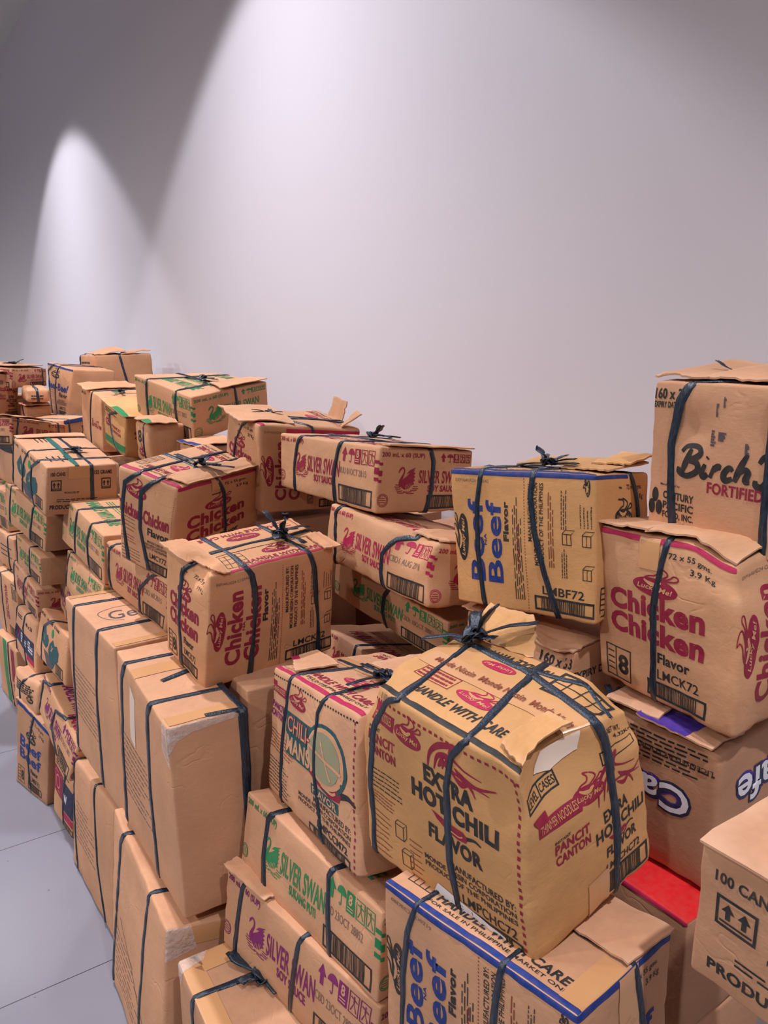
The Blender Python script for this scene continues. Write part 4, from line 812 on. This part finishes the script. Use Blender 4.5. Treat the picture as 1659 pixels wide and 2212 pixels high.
c.strap([('T', .33, .03), ('T', .62, .10), ('T', 1, .12)], .016, closed=False); c.strap([('T', .80, .10), ('T', .55, .3), ('T', .42, .45)], .008, closed=False, seed=5); c.knot(.40, .35, size=.04, tails=2, seed=3, dirs=((.2, 1.4, .8),))
c.flap([(-.05, .05, .004), (.42, .02, .002), (.42, .9, .010), (.05, .75, .030)], seed=1, wave=.008, rag=.008); c.flap([(.36, .05, .004), (1, .05, .004), (1, .8, .004), (.5, .85, .026)], seed=2, wave=.006, rag=.006)

c = noodle('BF2', 'yellowish beef noodle carton against the wall in the middle right, lettering standing on end', kr='e', bulge=.010, crumple=.005, grid=.022, r=.014)
noodle_side(c, 'F', 'Beef', 'blue', 'LMBF72', 'black'); noodle_end(c, 'N', 'Beef', 'black', 'LMBF72', 'black', band=False); noodle_top(c, 'blue'); c.I('N').rect(0, .96, .6, .99, 'blue'); c.build()
c.yloop(.25, .23, .30, mid=((.21, .75), (.20, .4)), w=.018); c.yloop(.62, .76, .55, mid=((.60, .85), (.62, .6), (.68, .3)), w=.020); c.xloop(.66, .80, .55, mid=((.72, .85), (.80, .5)), w=.022)
c.strap([('T', .1, .55), ('T', .55, .5), ('T', .98, .35)], .014, closed=False); c.knot(.56, .40, size=.07, tails=6, seed=2, dirs=((.1, .6, .75), (-.2, -1.2, .1), (.3, 1.5, .1)))
c.flap([(.66, .36, .003), (1.0, .22, .004), (1.01, .96, .016), (.70, 1.02, .022)], seed=1, wave=.010, rag=.010); c.flap([(.80, .50, .010), (1.03, .5, .016), (1.05, 1.05, .034), (.82, 1.05, .034)], seed=4, wave=.010, rag=.01)
c.flap([(.25, .6, .004), (.7, .7, .004), (.7, 1.08, .02), (.25, 1.08, .02)], seed=6, wave=.006)
c = Carton('BT2', 'milk_carton', 'carton with 160 x 33 and EXPIRY DATE on its corner, under the yellowish beef carton', 'carton', None, kr='a', bulge=.008, crumple=.006, dents=((0, .2, 1, .08, .02, 0, -.02),))
k = c.I('F'); k.text('160 x 33', .70, .87, .98, .955, 'black', .03); k.text('EXPIRY DATE:', .72, .80, .98, .845, 'black', .03); k.frame(.48, .86, .60, .97, 'black', .004)
k = c.I('N'); k.text('EXPIRY DATE:', .02, .80, .5, .85, 'black', .03); k.text('31 OCT', .1, .45, .5, .55, 'black', .03); script(k, .1, .2, .9, .4, 'black', .006)
c.build(); c.yloop(.42, .36, .42, mid=((.38, .85),), w=.014); c.flap([(-.02, -.06, .012), (.42, -.06, .004), (.42, .3, .004), (-.02, .3, .012)], seed=1, wave=.008); c.flap([(.40, -.06, .004), (1, -.02, -.002), (1, .3, .002), (.4, .3, .004)], seed=2, wave=.008)

# ------------------------------------------------------------------ middle stack against the wall
c = sauce('SW3', 'long red-swan soy sauce carton lying topmost in the middle stack against the wall', 'red', 'SOY SAUCE', kr='b', seed=2, code='8UU 01OCT 20:15', crumple=.004, grid=.020, r=.013)
c.build(); c.yloop(.245, .19, .30, mid=((.21, .85), (.18, .4)), w=.020); c.yloop(.655, .62, .66, mid=((.63, .85), (.61, .4)), w=.021); c.xloop(.52, .51, .50, mid=((.55, .8), (.54, .3)), w=.021)
c.knot(.50, .50, size=.075, tails=5, seed=3, dirs=((-.2, -1.0, .55), (.1, -1.2, .3), (.6, .7, .2))); c.flap([(.86, .10, .001), (1.02, .08, .003), (1.02, .98, .004), (.86, .98, .001)], seed=2, wave=.003, rag=.004)
c = sauce('SW4', 'crumpled soy sauce carton with a pink swan, second from the top of the middle stack', 'magenta', 'SOY SAUCE', kr='b', seed=6, code='CBD1 AUG 2018', crumple=.008, r=.022, bulge=.014, grid=.02, dents=((0, .2, 1, .09, .03, 0, -.015), (0, 0, .5, .07, .0, .015, 0)))
c.build(); c.yloop(.12, .12, .12, mid=((.09, .85), (.12, .4)), w=.018); c.yloop(.75, .63, .75, mid=((.68, .85), (.60, .55), (.60, .25)), w=.020)
c.flap([(.72, .06, .004), (1.0, .02, .004), (1.0, .9, .008), (.72, .9, .004)], seed=3, wave=.006)
c = sauce('SW5', 'green-printed vinegar carton in the middle stack, below the pink-swan soy sauce carton', 'green', 'SUKANG PUTI', kr='b', seed=8, code='CBD1 10OCT 28801', crumple=.006)
c.build(); c.yloop(.54, .52, .54, mid=((.50, .75), (.49, .35)), w=.019); c.flap([(.0, -.03, .004), (.5, -.03, .004), (.5, .3, .004), (0, .3, .004)], seed=2, wave=.006)
c = sauce('SW6', 'red-printed soy sauce carton at the bottom of the middle stack, mostly hidden', 'red', 'SOY SAUCE', kr='c', seed=9, crumple=.006); c.build(); c.yloop(.55, .5, w=.016)
c = noodle('CHK2', 'chicken noodle carton wedged behind the long soy sauce carton, top flaps standing loose', kr='b', bulge=.012, crumple=.007, r=.020, grid=.022)
noodle_end(c, 'F', 'Chicken', 'red', 'LMCK72', band=False); noodle_side(c, 'N', 'Chicken', 'red', 'LMCK72', band=False)
c.I('N').rect(.25, .90, 1, .96, 'magenta'); noodle_top(c, 'red'); c.build()
c.yloop(.70, .30, .6, mid=((.55, .92), (.38, .7), (.28, .35)), w=.015); c.strap([('T', .5, .10), ('T', .8, .35), ('T', 1, .5), ('N', .52, .8), ('N', .52, .2)], .014, closed=False); c.strap([('T', .45, .25), ('T', .6, .7), ('T', .7, 1)], .012, closed=False, seed=4); c.knot(.45, .28, size=.05, tails=4, seed=5)
c.flap([(-.06, -.10, .012), (.80, -.14, .004), (.95, .35, .003), (.0, .42, .012)], seed=2, wave=.008, rag=.010)
c.flap([(.30, 1.0, .0), (.62, 1.0, .0), (.62, 1.04, .07), (.30, 1.04, .07)], seed=4, wave=.006); c.flap([(.86, .86, .0), (.98, .80, .0), (1.0, 1.02, .045), (.84, 1.04, .05)], seed=6, wave=.006)

# ------------------------------------------------------------------ middle-left
c = noodle('MID', 'chicken noodle carton standing alone on the tall plain cartons, tied with a bow on top', kr='d', bulge=.008, crumple=.005, grid=.020, r=.012, dents=((.0, .35, 1.0, .07, .030, 0, -.02), (.2, 0, 1, .08, 0, .012, -.012)))
noodle_end(c, 'F', 'Chicken', 'red', 'LMCK72', band=False); noodle_side(c, 'N', 'Chicken', 'red', 'LMCK72', band=False, exp='EXP14AUG24 C12242')
k = c.I('T')   # printed for reading from the near side
k.rect(.945, .16, .99, 1, 'magenta')
k.text('HANDLE WITH CARE', .84, .30, .91, .94, 'red', .03, rot=90); k.text('FOR SALE IN PHILIPPINE MARKET ONLY', .915, .25, .935, .96, 'black', .008, rot=90)
k.text('Monde Nissin Monde Nissin', .56, .26, .61, .85, 'black', .01, rot=90); k.text('Monde Nissin Monde Nissin', .49, .30, .54, .85, 'black', .01, rot=90)
k.logo(.73, .60, .07, .11, 'red', rot=90); k.text('HANDLE WITH CARE', .10, .20, .18, .80, 'red', .03, rot=270); k.poly([(.28+.08*math.cos(R(a)), .50+.13*math.sin(R(a))) for a in range(0, 360, 12)], 'red'); k.text('Lucky Me!', .25, .41, .31, .59, 'K', .02, rot=270, layer=1)
k.frame(.06, .80, .32, .96, 'red', .0016); k.lines(.07, .81, .31, .95, 4, 'red', .003, rot=90, seed=4)
k.frame(.64, .14, .90, .34, 'black', .0014)
for i in range(1, 5): k.stroke([(.64, .14+.04*i), (.90, .14+.04*i)], .0014, 'black')
for x in (.72, .81): k.stroke([(x, .14), (x, .34)], .0014, 'black')
c.build(); c.tape('T', .43, .02, .60, .98)
c.yloop(.50, .42, .48, mid=((.42, .9), (.40, .5)), w=.020); c.xloop(.29, .33, .26, mid=((.32, .93), (.34, .7), (.34, .3)), w=.021, tmid=(('T', .5, .27),)); c.xloop(.78, .88, .70, mid=((.82, .85), (.86, .4)), w=.020)
c.knot(.50, .72, size=.085, tails=6, seed=4, dirs=((-.2, .75, .8), (.1, -.2, .95), (-.5, -.5, .3)))
c.flap([(-.03, -.05, .006), (.50, -.05, .002), (.50, .13, .001), (-.03, .13, .002)], seed=1, wave=.006, rag=.006); c.flap([(.50, -.02, .006), (1.02, .06, .006), (1.02, .17, .002), (.5, .15, .002)], seed=4, wave=.006, rag=.010)
c.flap([(.60, .90, .001), (1.03, .90, .002), (1.06, 1.05, .002), (.6, 1.03, .002)], seed=5, wave=.004)
c = sauce('SW7', 'rounded soy sauce carton lying on the farther tall plain carton, between the two chicken cartons', 'red', 'SOY SAUCE', kr='b', seed=4, code='CBD 60.2015', crumple=.005, r=.022, bulge=.012)
c.build(); c.yloop(.14, .08, .14, mid=((.08, .85), (.05, .4)), w=.018); c.yloop(.80, .62, .80, mid=((.72, .85), (.60, .5)), w=.017)
c = noodle('CKF', 'chicken noodle carton with Chicken-Chicken lettering, left of and behind the bow-tied one', kr='b', bulge=.012, crumple=.005, r=.024, grid=.020, dents=((0, 0, 1, .10, .02, .01, -.01),))
noodle_front(c, 'F', 'Chicken', 'red', 'LMCY72'); noodle_end(c, 'N', 'Chicken', 'red', 'LMCK72', size8=False); noodle_top(c, 'red'); c.I('F').dots((.97, .05), (.97, .9), 'brown', .006, .0016)
c.build(); c.tape('T', .02, .45, 1, .58); c.tape('N', .40, .86, .52, 1)
c.yloop(.38, .20, .40, mid=((.15, .85), (.10, .5)), w=.017); c.yloop(.68, .62, .66, mid=((.45, .82), (.45, .45)), w=.018); c.xloop(.47, .56, .45, mid=((.54, .8), (.56, .4)), w=.018)
c.knot(.66, .48, size=.075, tails=6, seed=3, dirs=((.1, 1.6, .15), (.6, -1.5, .2), (-.2, -.4, .6)))
c.flap([(.72, .50, .003), (1.05, .50, .006), (1.06, 1.03, .008), (.72, 1.03, .003)], seed=3, wave=.006, rag=.008); c.flap([(.70, .05, .002), (1.03, .10, .004), (1.03, .50, .004), (.70, .48, .002)], seed=5, wave=.005, rag=.008)

c = sauce('GR1', 'green-swan vinegar carton perched topmost on the heap at upper left, tipped toward the aisle', 'green', 'SUKANG PUTI', kr='b', seed=5, code='CBD 2OCT 28852', crumple=.004, r=.012)
c.I('T').text('HANDLE WITH CARE', .25, .4, .8, .5, 'green', .02); c.build(); c.yloop(.24, .20, .30, mid=((.22, .6),), w=.020); c.yloop(.74, .76, .70, mid=((.73, .6),), w=.020); c.xloop(.55, .58, .50, w=.018)
c.knot(.52, .50, size=.075, tails=4, seed=3, dirs=((-.4, 1.5, .1), (.2, -1.3, .1))); c.flap([(.70, .45, .003), (1.02, .35, .010), (1.02, 1.0, .012), (.70, 1.0, .004)], seed=2, wave=.004, rag=.004)
c = sauce('GR4', 'green-swan vinegar carton just left of the Chicken-Chicken carton', 'green', 'SUKANG PUTI', kr='b', short=False, seed=6, crumple=.004, grid=.035)
c.build(); c.yloop(.38, .36, .40, mid=((.36, .6),), w=.018); c.yloop(.72, .68, .70, mid=((.66, .6),), w=.018); c.knot(.50, .75, size=.10, tails=6, seed=2)
c = sauce('GR5', 'green-swan vinegar carton squeezed below another one and behind the tall plain cartons', 'green', 'SUKANG PUTI', kr='b', seed=7, crumple=.006, grid=.035); c.build(); c.yloop(.10, .06, .12, mid=((.05, .6),), w=.016)
c = Carton('CN1', 'canned_goods_carton', '100 CANS carton with a teal print and a green ribbon across its top', 'carton', None, kr='a', crumple=.004, r=.012)
cans_front(c.I('F')); cans_end(c.I('N')); c.I('T').lines(.08, .22, .24, .46, 4, 'black', .005, seed=3); c.I('T').lines(.70, .10, .88, .42, 4, 'black', .006, seed=5); c.build(); c.tape('N', .30, .74, .62, .98)
c.yloop(.04, .02, .1, mid=((.02, .5),), w=.018); c.yloop(.50, .34, .50, mid=((.40, .7),), w=.013); c.yloop(.80, .68, .82, mid=((.62, .75), (.62, .4)), w=.020); c.xloop(.62, .64, .60, w=.019)
c.strap([('T', .02, .44), ('T', 1, .42)], .030, 'strap_green', False); c.knot(.62, .60, size=.075, tails=6, seed=6)
c.flap([(-.02, .02, .001), (.10, .0, .001), (.10, 1, .003), (-.03, 1, .006)], seed=1, wave=.003)
c = sauce('GR2', 'green-swan vinegar carton directly under the teal-print 100 CANS carton', 'green', 'SUKANG PUTI', kr='b', short=False, seed=3, grid=.035, crumple=.005); c.build(); c.yloop(.16, .15, w=.017); c.yloop(.72, .68, w=.018, mid=((.70, .5),))
c = sauce('GR3', 'green-swan vinegar carton third down in the left stack, above a red-printed one', 'green', 'SUKANG PUTI', kr='b', short=False, seed=4, grid=.035, crumple=.005); c.build(); c.yloop(.06, .05, w=.017); c.yloop(.62, .62, w=.017)
c = sauce('SWr', 'red-swan soy sauce carton under the green vinegar cartons in the left stack', 'red', 'SOY SAUCE', kr='a', seed=5, grid=.035, crumple=.005); c.build(); c.yloop(.05, .08, w=.018, mid=((.02, .5),)); c.yloop(.60, .48, w=.017, mid=((.50, .6),))
c = Carton('C48', 'snack_carton', 'carton with a dark blue panel and magenta block, halfway down the left stack', 'carton', None, kr='a', grid=.035, bulge=.012, r=.025)
k = c.I('F'); k.text('48 x 20', .55, .78, .85, .85, 'black', .03); k.rect(.05, .30, .92, .62, 'navy'); k.rect(.05, .38, .30, .62, 'violet'); k.rect(.62, .20, .92, .30, 'magenta'); k.lines(.35, .38, .88, .58, 4, 'white', .008, seed=3); k.lines(.1, .8, .4, .88, 2, 'black', .006, seed=4)
c.I('N').text('U', .10, .25, .40, .38, 'black', .04); c.build(); c.yloop(.06, .10, w=.018, mid=((.0, .6),)); c.yloop(.52, .62, w=.018, mid=((.45, .7),))
c = Carton('CR37', 'crushed_carton', 'badly crushed carton between the dark blue panel carton and the beef carton on the floor', 'carton', None, kr='a', grid=.022, crumple=.014, bulge=.014, r=.03)
k = c.I('F'); k.lines(.15, .5, .9, .8, 5, 'black', .005, seed=7); k.logo(.75, .4, .1, .1, 'black'); c.build(); c.yloop(.55, .45, w=.018, mid=((.4, .6),))
c = noodle('BF4', 'beef noodle carton with a blue border standing on the floor at left', kr='c', crumple=.006, bulge=.008, grid=.025)
noodle_end(c, 'F', 'Beef', 'blue', 'LMBF72', 'black'); c.build(); c.yloop(.52, .50, w=.017, mid=((.46, .8), (.42, .4))); c.flap([(-.04, -.03, .004), (1, -.03, .004), (1, .9, .006), (-.04, .9, .01)], seed=2, wave=.008)
c = Carton('PUR', 'snack_carton', 'carton with a maroon crest panel on the floor beside the plain cartons', 'carton', None, kr='b', grid=.03, bulge=.010)
k = c.I('F'); k.rect(.0, .42, .52, .82, 'red'); k.frame(.08, .47, .44, .77, 'pink', .003); k.ellipse(.26, .62, .13, .11, 'pink', 1); k.ellipse(.26, .62, .10, .085, 'red', 2); k.rect(.52, .30, 1, .78, 'navy'); k.text('W', .60, .45, .75, .60, 'white', .03, layer=1); k.rect(.55, .16, 1, .28, 'magenta'); k.lines(.1, .86, .9, .98, 3, 'black', .005, seed=3); k.barcode(.55, .01, 1, .12)
c.build(); c.yloop(.66, .56, w=.022, mid=((.58, .6),))
c = sauce('SWp', 'leaning soy sauce carton with a purple-red swan, left of the lower plain cartons', 'violet', 'SOY SAUCE', kr='b', seed=6, crumple=.006, r=.022); c.I('T').text('HANDLE', .62, .05, .9, .16, 'magenta', .04); c.build(); c.yloop(.20, .05, w=.019, mid=((.04, .8),)); c.yloop(.66, .66, w=.020, mid=((.45, .8), (.45, .45)))
c = Carton('CN2', 'canned_goods_carton', 'leaning carton with a teal print and 155 GRAMS, left of the farther tall plain carton', 'carton', None, kr='d', crumple=.005, r=.018)
cans_front(c.I('F')); c.build(); c.yloop(.52, .25, w=.018, mid=((.22, .72), (.20, .4)))
c = sauce('PSw', 'rumpled carton with faint purple print, behind the leaning teal-print carton', 'violet', 'SOY SAUCE', kr='b', seed=7, crumple=.010); c.build()

# ------------------------------------------------------------------ upper far left, against the wall
c = noodle('PC2', 'noodle carton with a green foot stripe, left of the perched green-swan carton', kr='e', crumple=.006, bulge=.012, r=.02, dents=((.4, 0, .9, .12, 0, .03, -.02),))
k = c.I('F'); k.text('PANCIT', .45, .55, .85, .62, 'red', .03); k.text('CANTON', .45, .45, .85, .52, 'red', .03); k.logo(.25, .6, .12, .08, 'red'); k.rect(.0, .12, 1, .28, 'green'); k.lines(.1, .82, .7, .92, 3, 'black', .004, seed=3)
k = c.I('N'); k.text('PANCIT', .15, .58, .75, .66, 'red', .03); k.text('CANTON', .15, .46, .75, .54, 'red', .03); k.frame(.2, .72, .8, .84, 'black', .003); noodle_top(c, 'red'); c.I('T').lines(.1, .2, .9, .5, 5, 'red', .006, seed=5)
c.build(); c.yloop(.70, .75, w=.017, mid=((.35, .8), (.45, .4))); c.flap([(-.04, -.06, .006), (1.02, -.06, .004), (1.02, .9, .004), (-.04, .9, .008)], seed=2, wave=.006, paint=[('green', 6, 12, 0, 1)])
c = Carton('BT3', 'milk_carton', 'plain-sided milk carton just left of the green-footed noodle carton', 'carton', None, kr='d', crumple=.005)
k = c.I('F'); script(k, .55, .40, .98, .52, 'red', .005); k.text('160 x 33 g', .05, .85, .3, .92, 'black', .02); c.I('T').text('CARE', .6, .3, .8, .5, 'green', .03, rot=180); c.I('T').lines(.2, .3, .5, .7, 3, 'black', .01, seed=3); c.build(); c.yloop(.58, .45, w=.018, mid=((.5, .6),)); c.knot(.8, .4, size=.06, tails=4, seed=2)
c.flap([(-.04, -.06, .004), (.5, -.10, .004), (.5, .8, .004), (-.04, .8, .008)], seed=2, wave=.008, rag=.010)
c = noodle('CRU1', 'small crushed noodle carton with torn flaps under the perched green-swan carton', kr='b', crumple=.012, bulge=.012, r=.022, grid=.018)
k = c.I('F'); k.text('8', .3, .5, .6, .8, 'black', .03); k.logo(.5, .25, .2, .1, 'red'); c.build(); c.yloop(.7, .72, w=.018); c.flap([(-.05, -.05, .01), (1.1, -.1, .012), (1.1, .8, .004), (-.05, .8, .02)], seed=2, wave=.012, rag=.01, paint=[('green', 8, 12, 0, 2)])
c = noodle('CRU2', 'small crushed carton marked with an 8, below the perched green-swan carton', kr='a', crumple=.010, r=.02, grid=.02)
k = c.I('F'); k.text('8', .4, .5, .7, .85, 'black', .04); k = c.I('N'); k.text('8', .03, .6, .12, .85, 'black', .04); k.lines(.2, .6, .9, .9, 4, 'navy', .006, seed=2); c.build(); c.xloop(.4, .42, w=.02); c.flap([(.2, .0, .006), (1.05, -.02, .008), (1.05, .8, .004), (.2, .8, .006)], seed=2, wave=.01)
c = noodle('CRU3', 'small crushed beef carton with a blue-edged flap, behind the Chicken-Chicken carton', kr='b', crumple=.010, r=.02, grid=.02)
c.I('N').lines(.2, .6, .9, .9, 4, 'navy', .006, seed=2); c.build(); c.flap([(-.05, -.05, .004), (1.05, -.05, .006), (1.05, .9, .006), (-.05, .9, .012)], seed=3, wave=.012, rag=.01, paint=[('blue', 0, 12, 0, 1)]); c.strap([('T', .5, .1), ('T', .9, .6)], .018, closed=False)
c = Carton('BOX26', 'milk_carton', 'bulging plain-faced carton with open ragged flaps, highest at the far left against the wall', 'carton', None, kr='d', crumple=.010, bulge=.016, r=.02)
k = c.I('F'); k.lines(.15, .40, .8, .92, 6, 'black', .012, seed=3); k.ellipse(.75, .6, .1, .12, 'black'); c.build(); c.xloop(.42, .58, w=.022); c.yloop(.10, .08, w=.02)
c.flap([(.2, .05, .004), (.96, .02, .002), (.96, .55, .02), (.2, .6, .035)], seed=2, wave=.012, rag=.012); c.flap([(.7, .55, .004), (1.0, .45, .004), (1.0, 1.0, .02), (.7, 1.0, .03)], seed=5, wave=.012, rag=.012)
c = noodle('BEEF', 'upright Beef-Beef carton with a blue stripe, left of the bulging topmost carton', kr='d', crumple=.006, bulge=.010, r=.016)
noodle_front(c, 'F', 'Beef', 'blue', 'LMBY72', 'black', band=True); c.I('T').lines(.3, .5, .6, .9, 3, 'pink', .012, seed=2); c.build(); c.yloop(.30, .22, w=.019, mid=((.05, .85), (.08, .5))); c.yloop(.52, .50, w=.019, mid=((.42, .85), (.40, .5)))
c = noodle('BF5', 'small blue-striped carton corner peeking out below the upright Beef-Beef carton', kr='d', crumple=.004); c.I('N').rect(0, .92, 1, 1, 'blue'); c.I('N').logo(.55, .55, .25, .13, 'black'); c.build(); c.xloop(.15, .15, w=.018); c.xloop(.9, .9, w=.014)
c = sauce('LB5', 'soy sauce carton with warped top edge, behind the teal-print 100 CANS carton', 'red', 'SOY SAUCE', kr='d', seed=3, crumple=.006); c.build(); c.xloop(.84, .84, w=.02); c.xloop(.12, .06, w=.018); c.flap([(.4, -.02, .01), (1.04, -.02, .006), (1.04, .7, .004), (.4, .7, .008)], seed=2, wave=.012)
c = noodle('LB4', 'crushed carton with a red-striped flap, above the warped soy sauce carton', kr='d', crumple=.008, grid=.025); c.build(); c.flap([(-.1, -.1, .006), (1.05, -.08, .006), (1.05, 1, .006), (-.1, .8, .012)], seed=2, wave=.014, paint=[('magenta', 4, 12, 1, 2)]); c.yloop(.7, .9, w=.02)
c = noodle('LB3', 'small rumpled carton at the far left, beside the upright Beef-Beef carton', kr='d', crumple=.012, r=.025, grid=.02); c.I('N').lines(.2, .2, .8, .6, 2, 'black', .008, seed=2); c.build(); c.xloop(.45, .5, w=.02)
c = sauce('LB2', 'soy sauce carton with a red swan, topmost at the left edge', 'red', 'SOY SAUCE', kr='c', seed=2, crumple=.005); c.build(); c.xloop(.86, .86, w=.02); c.knot(.7, .4, size=.08, tails=6, seed=2); c.flap([(0, 0, .004), (1, -.02, .01), (1, .9, .012), (0, .9, .004)], seed=3, wave=.008)
c = noodle('LB1', 'EXTRA HOT CHILI noodle carton cut off by the left edge', kr='b', crumple=.005); hot_end(c.I('N')); c.build(); c.flap([(0, 0, .004), (1.02, -.02, .01), (1.02, .9, .01), (0, .9, .004)], seed=3, wave=.008)
c = noodle('LBc', 'noodle carton with green and magenta upright stripes, on the floor at the left edge', kr='b', crumple=.004); k = c.I('F'); k.rect(.35, 0, .52, 1, 'green'); k.rect(.72, .45, .86, .95, 'red'); k.text('CANTON', .74, .08, .84, .42, 'red', .04, rot=270); c.build(); c.yloop(.6, .62, w=.02)
c = noodle('LBm', 'noodle carton at the left edge standing on the striped one', kr='b', crumple=.004); k = c.I('F'); k.text('MANUFACTURED', .45, .30, .58, .85, 'red', .03, rot=270); k.frame(.78, .70, .97, .95, 'black', .004); k.lines(.8, .72, .95, .93, 3, 'black', .01, rot=90, seed=3); k.barcode(.5, .05, .9, .2); c.I('T').lines(.2, .1, .9, .4, 3, 'black', .01, seed=3); c.build(); c.yloop(.3, .3, w=.018)
c = noodle('LBs', 'crumpled carton with dark twine at the left edge, third up from the floor', kr='a', crumple=.008); c.I('F').lines(.3, .3, .9, .7, 3, 'black', .006, seed=3); c.build(); c.yloop(.72, .66, w=.018)
c = sauce('LBg', 'sliver of a green-printed carton at the left edge', 'green', 'SUKANG PUTI', kr='c'); c.build()
c = noodle('LBx', 'sliver of a dark carton at the left edge, below the far EXTRA HOT CHILI carton', kr='c'); c.I('F').rect(.1, .5, 1, .9, 'black'); c.build()

# ------------------------------------------------------------------ cartons added low in the heap to carry others and darken gaps
def buried(x, y, sx, sy, z0, z1):
    n = max(1, round((z1-z0)/.40)); h = (z1-z0)/n
    for i in range(n):
        BOX['u'] = [int(1000*v) for v in (x, y, z0+h*i+.001, 0, 0, 0, sx, sy, h-.002)]+[0]*24
        c = Carton('u', 'plain_carton', 'plain brown carton buried in the heap, added as support and gap filler', 'carton', UN, kr='c', grid=.12, crumple=0, bulge=0, seed=x*7+y*3+i); c.build()
for q in BURIED: buried(*q)
bpy.context.view_layer.update()
